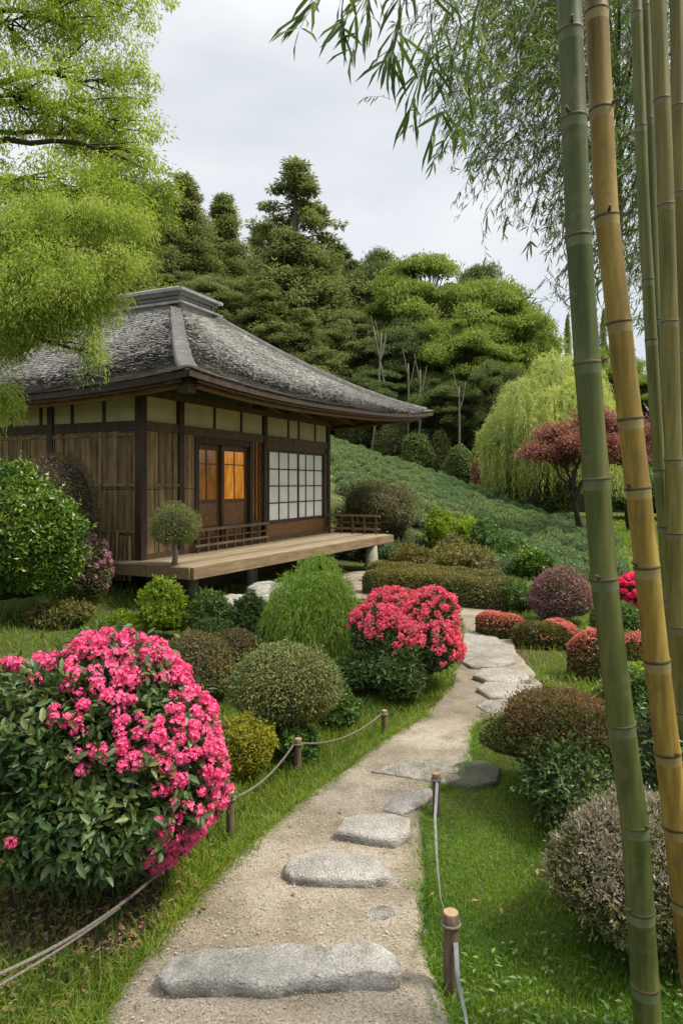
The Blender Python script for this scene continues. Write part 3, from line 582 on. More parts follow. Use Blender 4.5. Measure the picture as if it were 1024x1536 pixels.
def shrub(name, label, cat, u0, u1, vt, vb, m, n=6000, ln=.04, wd=.018, lump=.10, lf=3.5, depth=.10, power=2.0, skirt=0.0, up=.15, outw=.7, rough=.7, group=None, dd=.62, z0=None, Yc=None, core=.86, seed=1, big=False, stems=0, stemmat='bark', low=-.75, zt=None, dscale=1.0, fl=None, corem=None, shoots=0, lobes=0):
    """rounded garden shrub seen between pixel columns u0..u1 and rows vt..vb"""
    Yb = gp(u0, vb)[1] if Yc is None else Yc
    for _ in range(6):
        r = (u1 - u0) / 2 * (Yb if Yc is not None else Yb + dd * (0 if _ == 0 else r)) / F
        Y = Yc if Yc is not None else Yb + dd * r
    X = ((u0 + u1) / 2 - U0) / F * Y; zg = float(terr(X, Y)) if z0 is None else z0
    top = EYE - (vt - V0) / F * Y if zt is None else zt; H = max(top - zg, .12)
    zc = zg + H * (.42 + .5 * skirt); up_r = top - zc; dn_r = (zc - zg) * (1.02 if skirt == 0 else .62)
    lp1 = SN(lf, 16, seed); lp2 = SN(1.7, 8, seed + 500); lw_ = .55 if lump < .09 else 1.1; lp = lambda q_: lp1(q_) + lw_ * lp2(q_); t = empty(name, (X, Y, zg)); tag(t, label, cat, group); mb = MB(); ctr = np.array([0, 0, zc - zg])
    lc = nrm(np.random.default_rng(seed + 900).normal(size=(max(lobes, 1), 3)) + [0, -.15, .25]); lsz = np.random.default_rng(seed + 901).uniform(.8, 1.12, max(lobes, 1))
    def lob(d):      # billowing lobes instead of one smooth dome
        if not lobes: return 1.0
        a = np.arccos(np.clip(d @ lc.T, -1, 1)); return .72 + .34 * (np.exp(-(a / .62) ** 2) * lsz).max(-1)
    def surf(d, k=1.0):
        k = k * lob(nrm(d))
        if power != 2.0:
            q = (np.abs(d) ** power).sum(-1, keepdims=True) ** (-1 / power); d2 = d * q
        else: d2 = d
        R = np.where(d2[:, 2:3] > 0, np.array([[r, r * dscale, up_r]]), np.array([[r, r * dscale, dn_r]]))
        return ctr + d2 * R * (k * (1 - .5 * lump + lump * lp(d)))[:, None]
    LAST['surf'] = surf
    d = sph(n, low); kk = 1 - np.abs(rng.normal(0, depth, n)) + (rng.uniform(0, 1, n) > .93) * rng.uniform(0, .10, n)
    P = surf(d, kk); on = nrm(d / np.array([r, r * dscale, up_r])); ax = sprouts(on, outw, rough, up); nn = nrm(on + rng.normal(size=d.shape) * .7 + [0, 0, .3])
    s = rng.uniform(.65, 1.25, n); leaves(mb, P - ax * ln * .3, ax, nn, ln * s, wd * s * rng.uniform(.8, 1.2, n), big=big)
    if shoots:
        ds = sph(shoots, -.2); b0 = surf(ds, np.full(shoots, .95)); dv = nrm(ds * .8 + rng.normal(0, .35, ds.shape) + [0, 0, .45]); sl = r * rng.uniform(.10, .30, shoots); K = 9
        for j in range(K):
            f = (j + 1) / K; pp = b0 + dv * (sl * f)[:, None]; ax = nrm(dv * .5 + rnd_dir(shoots) * .8); leaves(mb, pp, ax, nrm(dv + rng.normal(0, .4, ds.shape)), ln * 1.1 * rng.uniform(.7, 1.2, shoots) * (1.1 - .4 * f), wd * rng.uniform(.7, 1.2, shoots), big=big)
    mats = [M[m]]
    if core:
        a, e = np.meshgrid(np.linspace(0, 2 * math.pi, 28), np.linspace(-1, 1, 18) * math.pi / 2, indexing='ij')
        dd_ = np.stack([np.cos(a) * np.cos(e), np.sin(a) * np.cos(e), np.sin(e)], -1); G = surf(dd_.reshape(-1, 3), core).reshape(28, 18, 3); mb.grid(G, True, 1); mats.append(M[corem or 'twigs'])
    mb.build('foliage', mats, t)
    if stems:
        sm = MB(); r2 = np.random.default_rng(seed)
        for i in range(stems):
            a = i * 2.4 + r2.uniform(-.4, .4); e = np.array([math.cos(a) * r * .62, math.sin(a) * r * dscale * .62, zc - zg + r2.uniform(-.1, .25) * up_r]); b0 = np.array([math.cos(a), math.sin(a), 0]) * r * .06 - [0, 0, .03]
            k1 = b0 + (e - b0) * [.35, .35, .55] + r2.normal(0, .03, 3) * r; pts = resamp(np.array([b0, k1, e]), 9); pts[1:-1] += r2.normal(0, .012, (7, 3)) * r
            rad = max(.006, .035 * r); sm.tube(pts, np.linspace(rad * 1.2, rad * .4, 9), 7)
            for j in (4, 6):
                e2 = pts[j] + np.array([r2.normal(0, .3) * r, r2.normal(0, .3) * r, .4 * up_r]); sm.tube(resamp(np.array([pts[j], (pts[j] + e2) / 2 + [0, 0, .05 * r], e2]), 5), np.linspace(rad * .6, rad * .25, 5), 6)
        sm.build('stems', M[stemmat], t)
    if fl:     # blossoms: list of (direction weight function, count, petal length, material, cluster size)
        fm = MB(); cnt, pl, fmn, cs, wfun = fl; d = sph(cnt * 6, -.7); wt = wfun(d, lp); d = d[rng.uniform(0, 1, len(d)) < wt][:cnt]
        P0 = surf(d, 1.0 + rng.uniform(.0, .05, len(d))); on = nrm(d)
        csz = rng.uniform(.6, 1.2, (len(d), 1)) * cs
        for _ in range(26):
            od = nrm(rnd_dir(len(d)) + on * .5); off = od * csz * rng.uniform(.7, 1.15, (len(d), 1)); Pf = P0 + off; ax0 = nrm(od + rng.normal(size=d.shape) * .35)
            tg = nrm(np.cross(ax0, rnd_dir(len(d))))
            bt = np.cross(ax0, tg); kf = rng.uniform(.8, 1.15, len(d))
            for q in range(5):
                a = q * 1.2566; pd = tg * math.cos(a) + bt * math.sin(a)
                leaves(fm, Pf, nrm(pd + ax0 * .55), nrm(ax0 - pd * .4), pl * kf, pl * .62 * kf, .1)
        fm.build('blossoms', M[fmn], t)
    return t, (X, Y, zg, r, H)

M['twigs'] = woodmat('twigs', (.018, .017, .010), (.045, .040, .022), .95, 20, (1, 1, 1), .02, False)
M['bark'] = barkmat('bark', (.045, .034, .024), (.13, .10, .075)); M['greybark'] = barkmat('grey_bark', (.10, .09, .075), (.26, .24, .20)); M['palebark'] = barkmat('pale_bark', (.09, .085, .065), (.19, .175, .14)); M['darkbark'] = barkmat('dark_bark', (.022, .017, .012), (.065, .05, .036))
LM = dict(
 azalea=([(.03, .068, .022), (.05, .10, .03), (.075, .135, .042), (.12, .14, .05)], .18, .42, .4), glossy=([(.035, .09, .012), (.07, .15, .02), (.12, .22, .025), (.20, .30, .035)], .25, .35, .5),
 fresh=([(.09, .17, .018), (.15, .26, .025), (.22, .33, .03), (.28, .37, .04)], .35, .45, .35), mid=([(.045, .10, .025), (.075, .15, .035), (.11, .19, .045)], .28, .45, .35),
 deep=([(.032, .068, .022), (.05, .10, .03), (.075, .13, .038)], .2, .45, .35), boxgreen=([(.10, .125, .05), (.16, .19, .075), (.22, .245, .10), (.11, .15, .05)], .25, .5, .3),
 bronze=([(.12, .085, .03), (.19, .12, .04), (.10, .11, .032), (.15, .14, .045)], .25, .5, .3), yellow=([(.22, .21, .012), (.36, .31, .015), (.16, .19, .02), (.45, .37, .02)], .3, .5, .3),
 olive=([(.10, .11, .035), (.15, .155, .05), (.20, .19, .065), (.15, .11, .05)], .28, .55, .25), dry=([(.14, .13, .065), (.20, .18, .09), (.12, .135, .05), (.24, .215, .12)], .25, .6, .2),
 brownish=([(.115, .085, .055), (.17, .125, .085), (.10, .09, .045)], .2, .6, .2), redtop=([(.05, .075, .022), (.09, .09, .03), (.14, .09, .04), (.06, .085, .028)], .22, .5, .3),
 wine=([(.20, .085, .095), (.29, .13, .15), (.13, .11, .06), (.34, .18, .20)], .25, .5, .3), coralhedge=([(.06, .09, .025), (.10, .13, .035), (.15, .10, .045), (.13, .16, .045)], .25, .5, .3),
 olivedark=([(.05, .075, .02), (.08, .11, .028), (.115, .14, .04), (.09, .08, .03)], .25, .55, .25), bronzetip=([(.19, .10, .055), (.25, .13, .07), (.15, .11, .045), (.21, .15, .07)], .25, .55, .2), coraltip=([(.60, .13, .12), (.70, .26, .22), (.42, .17, .10), (.72, .18, .2)], .3, .5, .25),
 silver=([(.055, .07, .03), (.10, .115, .055), (.085, .105, .045)], .2, .5, .3), silvertip=([(.30, .27, .21), (.42, .38, .32), (.34, .25, .20), (.22, .23, .15)], .2, .6, .25),
 weep=([(.13, .25, .05), (.21, .36, .07), (.30, .45, .10)], .35, .45, .3), willow=([(.26, .34, .13), (.36, .44, .17), (.46, .53, .23)], .45, .5, .25),
 tea=([(.085, .15, .085), (.13, .215, .115), (.17, .265, .14), (.22, .30, .15)], .3, .7, .08), redmaple=([(.20, .058, .055), (.28, .085, .08), (.18, .10, .06), (.34, .14, .12)], .3, .5, .25),
 maple=([(.14, .25, .03), (.21, .33, .04), (.30, .40, .05), (.10, .18, .025)], .5, .45, .3), feathery=([(.16, .26, .05), (.24, .35, .075), (.33, .43, .11)], .5, .45, .3),
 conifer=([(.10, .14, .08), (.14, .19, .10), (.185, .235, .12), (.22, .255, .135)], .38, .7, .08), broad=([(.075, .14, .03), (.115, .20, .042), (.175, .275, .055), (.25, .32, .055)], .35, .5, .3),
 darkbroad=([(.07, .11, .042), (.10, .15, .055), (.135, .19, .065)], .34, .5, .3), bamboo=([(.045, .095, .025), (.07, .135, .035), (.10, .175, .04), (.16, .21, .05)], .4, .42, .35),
 poplar=([(.18, .23, .12), (.24, .29, .15), (.28, .33, .18)], .5, .55, .2), backgreen=([(.12, .20, .04), (.18, .26, .055), (.24, .31, .075)], .35, .5, .25),
 grass=([(.09, .17, .016), (.13, .24, .025), (.19, .30, .035), (.30, .29, .09)], .4, .5, .3), lawn=([(.065, .155, .012), (.10, .215, .018), (.14, .27, .025), (.20, .29, .05)], .4, .5, .3),
 pink=([(.76, .04, .21), (.86, .10, .31), (.90, .24, .44), (.62, .03, .14), (.80, .07, .26)], .3, .5, .3), coral=([(.78, .05, .14), (.86, .11, .20), (.90, .24, .31), (.66, .03, .10)], .3, .5, .3), hotpink=([(.75, .02, .12), (.85, .06, .2)], .3, .5, .3), mauve=([(.42, .10, .25), (.55, .25, .36), (.5, .4, .38)], .3, .5, .3),
 litter=([(.16, .10, .045), (.24, .17, .08), (.11, .07, .035), (.30, .24, .13)], .1, .7, .2))
CL = dict(pink=((.88, .18, .38), 9), coral=((.86, .20, .26), 8), azalea=((.03, .07, .022), 3), glossy=((.04, .10, .014), 3), boxgreen=((.12, .16, .06), 5), redtop=((.17, .085, .045), 3.5), bronze=((.10, .12, .035), 4), maple=((.34, .42, .06), 2.2), feathery=((.36, .43, .09), 2.4), conifer=((.135, .155, .06), 5), broad=((.23, .29, .045), 4), tea=((.10, .18, .09), .5), olive=((.12, .13, .04), 1.5), dry=((.10, .105, .045), 2), willow=((.30, .37, .12), .8), bamboo=((.06, .12, .03), 1), lawn=((.05, .14, .012), 2.2), grass=((.12, .19, .03), 1.6), darkbroad=((.09, .13, .035), 5), mid=((.06, .13, .03), 3), yellow=((.17, .19, .02), 7), wine=((.12, .10, .05), 4))
for k_, (st, tr, ro_, sp_) in LM.items(): M[k_] = leafmat(k_ + '_leaf', st, tr, ro_, sp_, CL[k_][0] if k_ in CL else None, CL[k_][1] if k_ in CL else 1)

# ------------------------------------------------------------------ grass
def grassfield(name, region, N, hmin, hmax, wd, m, lean=.35, dens=None, excl=True):
    x, y = region(N); jx = x + .075 * SN(9, 14, 6)(np.stack([x, y, 0 * x], -1)) + rng.normal(0, .018, len(x)); ok = (~inpoly(jx, y, pathpoly) & ~inpoly(jx, y, yardpoly)) if excl else np.ones(len(x), bool)
    if dens is not None: ok &= rng.uniform(0, 1, len(x)) < dens(x, y)
    x, y = x[ok], y[ok]; k = len(x); z = terr(x, y) - .015; h = rng.uniform(hmin, hmax, k) * rng.choice([1, 1, 1, 1.35], k); a = rng.uniform(0, 6.28, k)
    fx = np.stack([np.cos(a), np.sin(a), 0 * a], -1); ln_ = np.abs(rng.normal(lean, .3, k))[:, None] * h[:, None]; b_ = rng.uniform(0, 6.28, k); ld = np.stack([np.cos(b_), np.sin(b_), 0 * b_], -1)
    P = np.stack([x, y, z], -1); wv = (wd * rng.uniform(.6, 1.3, k))[:, None]; up = np.array([0, 0, 1.]) * h[:, None]
    mid = P + up * .55 + ld * ln_ * .3; tip = P + up * (1 - .25 * np.minimum(ln_ / h[:, None], 1.5)) + ld * ln_
    V = np.stack([P - fx * wv / 2, P + fx * wv / 2, mid + fx * wv * .4, tip, mid - fx * wv * .4], 1); i = 5 * np.arange(k)[:, None]
    g = MB(); g.add(V, i + [0, 1, 2, 4]); b0 = g.n - 5 * k; g.F.append((i + [4, 2, 3] + b0, False, 0)); return tag(g.build(name, M[m]), kind='stuff')
def box_r(x0, x1, y0, y1, pw=1.6):
    def f(N): y = y0 + (y1 - y0) * rng.uniform(0, 1, N) ** pw; return rng.uniform(x0, x1, N), y
    return f
SG = SN(2.2, 12, 77)
patch = lambda x, y: np.clip(.62 + .55 * SG(np.stack([x, y, 0 * x], -1)), .12, 1)
def left_d(x, y): return patch(x, y) * np.where((x < -.72) & (y < 3.0) & (y > 2.36), .25, 1) * 1.0 * (x < np.interp(y, PLw[:, 1], PLw[:, 0]) + .25)
grassfield('grass', box_r(-2.4, .9, 1.75, 5.6, 1.7), 170000, .025, .095, .0038, 'grass', .55, left_d)
grassfield('lawn', box_r(.2, 2.6, 1.75, 4.6, 1.6), 230000, .010, .028, .003, 'lawn', .5, lambda x, y: np.clip(patch(x, y) + .35, 0, 1))
grassfield('grass', box_r(-5.5, 6, 5.2, 14, 1.6), 120000, .03, .085, .009, 'grass', .5, patch)
grassfield('grass', box_r(4, 16, 12, 34, 1.5), 50000, .05, .14, .03, 'grass', .5, patch)
def edge_r(E, sgn, y1):
    W = resamp(E[E[:, 1] < y1], 400); tuft = np.random.default_rng(8).uniform(0, 1, 400) ** 3
    def f(N):
        i = rng.choice(400, N, p=(tuft + .02) / (tuft + .02).sum()); return W[i, 0] + sgn * np.abs(rng.normal(0, .028, N)) * (.4 + tuft[i]) + rng.normal(0, .012, N), W[i, 1] + rng.normal(0, .012, N)
    return f
grassfield('grass', edge_r(PRw, -1, 5.2), 7000, .015, .06, .0035, 'lawn', .8, excl=False)
grassfield('grass', edge_r(PLw, 1, 5.2), 8000, .02, .075, .0038, 'grass', .8, excl=False)
# clover-like ground leaves in the right lawn and litter under the azalea
N = 1800; x, y = box_r(.2, 1.6, 1.8, 4.2)(N); ok = ~inpoly(x, y, pathpoly) & (SG(np.stack([x * 2, y * 2, 0 * x + 3], -1)) > .15); x, y = x[ok], y[ok]; k = len(x)
g = MB(); a = rng.uniform(0, 6.28, k); D = np.stack([np.cos(a), np.sin(a), .35 + 0 * a], -1); leaves(g, np.stack([x, y, terr(x, y) + .012], -1), D, np.tile([0, 0, 1.], (k, 1)), rng.uniform(.015, .035, k), rng.uniform(.008, .016, k)); tag(g.build('weeds', M['mid']), kind='stuff')
N = 700; x = rng.uniform(-2.2, .9, N); y = rng.uniform(1.9, 3.4, N); ok = ((x < -.75) | (rng.uniform(0, 1, N) < .05)); x, y = x[ok], y[ok]; k = len(x)
g = MB(); a = rng.uniform(0, 6.28, k); D = np.stack([np.cos(a), np.sin(a), rng.uniform(-.1, .3, k)], -1); leaves(g, np.stack([x, y, terr(x, y) + .02], -1), D, np.tile([0, 0, 1.], (k, 1)) + rng.normal(0, .2, (k, 3)), rng.uniform(.02, .05, k), rng.uniform(.01, .022, k)); tag(g.build('leaf_litter', M['litter']), kind='stuff')

N = 110; x = rng.normal(-.80, .16, N); y = rng.normal(2.6, .22, N); ok = ~inpoly(x + .03, y, pathpoly); x, y = x[ok], y[ok]; k = len(x); g = MB(); a = rng.uniform(0, 6.28, k); leaves(g, np.stack([x, y, terr(x, y) + .028], -1), np.stack([np.cos(a), np.sin(a), rng.uniform(-.1, .3, k)], -1), np.tile([0, 0, 1.], (k, 1)) + rng.normal(0, .25, (k, 3)), rng.uniform(.009, .014, k), rng.uniform(.007, .01, k)); tag(g.build('fallen_petals', M['pink']), kind='stuff')
N = 900; x = rng.normal(-1.1, .36, N); y = rng.normal(2.5, .24, N); ok = ~inpoly(x + .02, y, pathpoly); x, y = x[ok], y[ok]; N = len(x); g = MB(); a = rng.uniform(0, 6.28, N); leaves(g, np.stack([x, y, terr(x, y) + .022], -1), np.stack([np.cos(a), np.sin(a), rng.uniform(-.1, .3, N)], -1), np.tile([0, 0, 1.], (N, 1)) + rng.normal(0, .3, (N, 3)), rng.uniform(.015, .045, N), rng.uniform(.008, .02, N)); tag(g.build('leaf_litter', M['litter']), kind='stuff')
# ------------------------------------------------------------------ shrubs, near to far
pinkw = lambda d, lp: np.clip(sstep(d[:, 1], -.80, -.45) * sstep(d[:, 0] * .75 + d[:, 2] * .65 + .25 * SN(6, 14, 5)(d), .30, .75) + sstep(d[:, 2] + .2 * SN(6, 14, 5)(d), .75, 1) * .8 + (SN(7, 14, 8)(d) > .60) * .5 + .012, 0, 1)
shrub('azalea_bush', 'large bush with bright pink flowers in the left foreground', 'azalea', -95, 322, 1000, 1450, 'azalea', 28000, .054, .020, .16, 3, .14, lobes=13, group=None, shoots=220, big=True, core=.84, seed=2, stems=6, fl=(620, .0112, 'pink', .024, pinkw), up=-.25, outw=.6, rough=.6, dd=.8, low=-.93)
shrub('leafy_shrub', 'dark green leafy shrub at the left frame edge beside the pink bush', 'shrub', -150, 45, 985, 1330, 'deep', 6000, .06, .024, .2, 3, .15, shoots=60, seed=3, dd=.9, up=.1)
shrub('topiary_shrub', 'round grey-green clipped dome on a short visible trunk', 'topiary', 345, 512, 963, 1145, 'boxgreen', 17000, .020, .010, .06, 5, .08, shoots=70, seed=4, stems=7, skirt=.35, low=-.8)
shrub('clipped_shrub', 'low yellow clipped dome between pink bush and round topiary', 'shrub', 306, 412, 1068, 1178, 'yellow', 9000, .022, .010, .10, 5, .11, shoots=70, seed=5)
shrub('clipped_shrub', 'bronze-brown clipped dome behind the yellow dome', 'shrub', 236, 356, 946, 1068, 'bronze', 12000, .022, .011, .06, 4, .08, shoots=60, seed=6)
shrub('clipped_shrub', 'small bronze dome peeking out behind the larger bronze one', 'shrub', 305, 397, 943, 1030, 'bronze', 7000, .024, .012, .04, 4, .06, seed=7)
corw = lambda d, lp: np.clip(sstep(d[:, 2] * .9 + d[:, 0] * .35 + .2 * SN(6, 14, 15)(d), -.15, .45) + (SN(6, 14, 18)(d) > .5) * .35, 0, 1)
shrub('azalea_bush', 'coral-pink azalea dome beside the middle of the path', 'azalea', 520, 694, 876, 1045, 'azalea', 15000, .045, .016, .15, 4, .12, lobes=12, seed=8, fl=(560, .0130, 'coral', .030, corw), dd=.7, corem='twigs', shoots=60)
for i, (a, b_, c_, d_) in enumerate([(505, 570, 970, 1050), (560, 640, 975, 1060), (470, 525, 1010, 1075)]):
    shrub('leafy_shrub', ['dark leafy shrub below the left side of the coral azalea', 'dark leafy shrub at the path edge in front of the coral azalea', 'low dark shrub between round topiary and coral azalea'][i], 'shrub', a, b_, c_, d_, 'deep', 4500, .055, .02, .22, 4, .15, lobes=8, shoots=80, seed=30 + i, up=.3)
t_, (sx, sy, sz_, sr, sh) = shrub('clipped_shrub', 'bronze-topped spreading shrub with bare stems on the right lawn', 'shrub', 718, 945, 1042, 1235, 'olivedark', 34000, .018, .009, .16, 3.2, .12, seed=9, lobes=16, stems=12, skirt=.22, low=-.6, dd=.7, core=.72, shoots=240)
mb = MB(); lp = SN(5, 16, 14); d = sph(9000, .1); keep = rng.uniform(0, 1, 9000) < np.clip((d[:, 2] - .35) * .9 + .45 * lp(d), .02, .75); d = d[keep]
P = LAST['surf'](d, .97 + rng.uniform(0, .06, len(d)))
for _ in range(4): leaves(mb, P + rng.normal(0, .009, P.shape), sprouts(d, .7, .5, .5), nrm(d + rng.normal(0, .5, d.shape)), rng.uniform(.011, .02, len(d)), rng.uniform(.006, .010, len(d)))
mb.build('bronze_tips', M['bronzetip'], t_)
shrub('leafy_shrub', 'dark green low skirt shrub under the bronze-topped shrub', 'shrub', 752, 940, 1112, 1262, 'deep', 9000, .032, .014, .18, 4, .13, lobes=10, shoots=120, seed=10)
shrub('leafy_shrub', 'dark shrub behind the two big bamboo culms', 'shrub', 930, 1085, 1060, 1260, 'deep', 6000, .04, .016, .15, 4, .14, seed=11)
t_, (sx, sy, sz_, sr, sh) = shrub('silver_shrub', 'grey-white tipped shrub at the lower right behind the bamboo', 'shrub', 805, 1075, 1180, 1480, 'silver', 32000, .020, .0065, .15, 5, .13, shoots=500, lobes=12, seed=12, up=.5, dd=.8)
mb = MB(); lp = SN(5, 16, 12); d = sph(6000, -.5); keep = rng.uniform(0, 1, 6000) < np.clip(.14 + d[:, 2] * .42 + .40 * SN(5, 14, 71)(d), .0, .8); d = d[keep]
P = LAST['surf'](d, .98 + rng.uniform(0, .05, len(d)))
for _ in range(7): leaves(mb, P + rng.normal(0, .009, P.shape), sprouts(d, .7, .5, .6), nrm(d + rng.normal(0, .5, d.shape)), rng.uniform(.012, .022, len(d)), rng.uniform(.004, .0065, len(d)))
mb.build('pale_tips', M['silvertip'], t_)
# left side
shrub('glossy_shrub', 'big rounded glossy green bush at the left below the roof', 'shrub', -80, 130, 700, 935, 'glossy', 24000, .066, .030, .15, 3.5, .10, lobes=12, shoots=220, seed=13, up=.3, dd=.5, Yc=7.4)
shrub('brown_shrub', 'dry brown mop-headed shrub against the left plank wall', 'shrub', 14, 152, 674, 800, 'brownish', 10000, .04, .014, .05, 4, .10, seed=14, Yc=8.5, skirt=.1)
shrub('flowering_shrub', 'small mauve-pink flowering shrub beside the glossy bush', 'shrub', 104, 168, 795, 892, 'dry', 4000, .035, .014, .12, 4, .15, seed=15, Yc=8.3, fl=(60, .014, 'mauve', .035, lambda d, lp: np.clip(d[:, 2] + .6, 0, 1)))
for i, (a, b_, c_, d_, mm, lab) in enumerate([(155, 216, 914, 970, 'fresh', 'smallest bright yellow-green shrub on the left bank'), (200, 286, 872, 966, 'fresh', 'bright green rounded shrub in front of the veranda corner'), (282, 350, 892, 965, 'mid', 'mid green shrub between bright shrub and dark irregular shrub'), (338, 404, 884, 975, 'deep', 'dark irregular upright shrub left of the weeping shrub')]):
    shrub('leafy_shrub', lab, 'shrub', a, b_, c_, d_, mm, 6500, .048, .022, .20, 4, .15, lobes=9, shoots=90, seed=40 + i, up=.35)
shrub('leafy_shrub', 'low green groundcover shrub under the weeping shrub', 'shrub', 395, 540, 975, 1060, 'mid', 5000, .05, .02, .2, 5, .15, seed=47)
shrub('leafy_shrub', 'pale low shrub showing between bronze dome and bright shrubs', 'shrub', 190, 262, 955, 1010, 'olive', 3500, .035, .016, .1, 5, .12, seed=48)
# weeping shrub: dome of hanging strands
def weeper(name, label, cat, u0, u1, vt, vb, m, nst, ln, wd, Yc=None, seed=1, drop=.8, perm=26, domes=((0, 0, 1, 1),), trunk=False, coref=.75, dxy=0.0, lj=.35, gnd=.0, big=.16):
    Y = gp(0, vb)[1] + .2 if Yc is None else Yc; r = (u1 - u0) / 2 * Y / F; X = ((u0 + u1) / 2 - U0) / F * Y; zg = float(terr(X, Y)); top = EYE - (vt - V0) / F * Y; H = top - zg
    t = empty(name, (X, Y, zg)); tag(t, label, cat); r2 = np.random.default_rng(seed); mb = MB(); lp = SN(3, 14, seed)
    d = sph(nst, .02); d[:, 2] = np.abs(d[:, 2]); sc = 1 - np.abs(r2.normal(0, .22, nst)); k = (1 + big * lp(d)) * sc
    S = np.stack([d[:, 0] * r * .86, d[:, 1] * r * .86, H * .42 + d[:, 2] * H * .58], -1) * np.stack([k, k, np.ones(nst) * (.9 + .1 * k)], -1)
    dm = np.array(domes)[np.arange(nst) % len(domes)]; S = S * np.stack([dm[:, 2], dm[:, 2], dm[:, 3]], -1) + np.stack([dm[:, 0] * r, dm[:, 1] * r, 0 * dm[:, 0]], -1)
    Lh = np.minimum(drop * H * r2.uniform(.35, 1.0, nst), S[:, 2] - gnd * H * r2.uniform(.3, 1.2, nst)); out_ = nrm(d * [1, 1, 0] + r2.normal(0, .25, d.shape) * [1, 1, 0])
    s = np.linspace(0, 1, perm); 
    P = S[:, None] + out_[:, None] * (r * .30 * (1 - (1 - s) ** 2))[None, :, None] * r2.uniform(.3, 1, nst)[:, None, None]; P[..., 2] -= (Lh[:, None] * (s ** 1.5)[None]) - .06 * H * np.sin(s * 3.14)[None]
    T = np.gradient(P, axis=1); P = P.reshape(-1, 3); T = nrm(T.reshape(-1, 3)); ok = P[:, 2] > .02; P, T = P[ok], T[ok]; kk = len(P)
    leaves(mb, P + r2.normal(0, ln * .15, P.shape), nrm(T + r2.normal(0, lj, P.shape) + [0, 0, -.15]), nrm(r2.normal(size=P.shape) + [0, 0, .5]), ln * r2.uniform(.6, 1.2, kk), wd * r2.uniform(.7, 1.2, kk))
    mats = [M[m], M['twigs']]; blobcore(mb, np.array([0, 0, H * .5]), (r * coref, r * coref, H * .46 * coref / .75), lp, .12, mi=1); mb.build('foliage', mats, t)
    if trunk:
        q = MB(); q.tube(resamp(np.array([[0, 0, -.1], [.1, 0, H * .3], [-.1, .1, H * .8]]), 8), np.linspace(.05 * r + .05, .04, 8), 9); q.build('trunk', M['bark'], t)
    return t
weeper('weeping_shrub', 'bright green weeping shrub hanging like long hair before the veranda', 'shrub', 398, 540, 830, 1012, 'weep', 2000, .06, .0060, seed=3, Yc=6.3, gnd=.05, big=.25, coref=.45, domes=((.1, 0, .72, 1), (-.45, -.2, .55, .82), (.5, -.1, .5, .8), (-.1, -.45, .55, .72), (.2, -.4, .5, .85)))
weeper('willow_tree', 'pale yellow-green weeping willow behind the tea hillside', 'willow', 738, 922, 520, 735, 'willow', 3300, .19, .022, Yc=27, seed=5, drop=.62, perm=40, trunk=True, gnd=.42, coref=.3, big=.3, domes=((.05, .1, .62, 1), (-.5, -.1, .5, .82), (.55, 0, .45, .9), (-.1, -.5, .55, .74), (-.75, .1, .3, .62), (.3, -.45, .5, .8), (.78, -.1, .3, .7)))
# topiary on the deck
t_, (bx, by, bz, br, bh) = shrub('topiary_tree', 'small round grey-green topiary on a bare trunk at the veranda edge', 'topiary', 219, 304, 748, 822, 'boxgreen', 12000, .022, .009, .14, 6, .2, shoots=60, seed=16, Yc=8.40, z0=1.66 - (822 - V0) / F * 8.40, core=.6, low=-.95, up=.4)
q = MB(); q.tube([[.0, 0, .63 - bz], [.02, 0, .80 - bz], [-.01, 0, .95 - bz], [0, 0, bh * .5]], [.038, .03, .028, .022], 10); q.build('trunk', M['greybark'], t_)
q = MB()
for i in range(26): e = sph(1, -.1)[0] * [br, br, bh * .5] * .9 + [0, 0, bh * .45]; q.tube(resamp(np.array([[0, 0, .05 * bh], e * [.4, .4, .6], e]), 5), np.linspace(.010, .003, 5), 5)
q.build('branches', M['greybark'], t_)
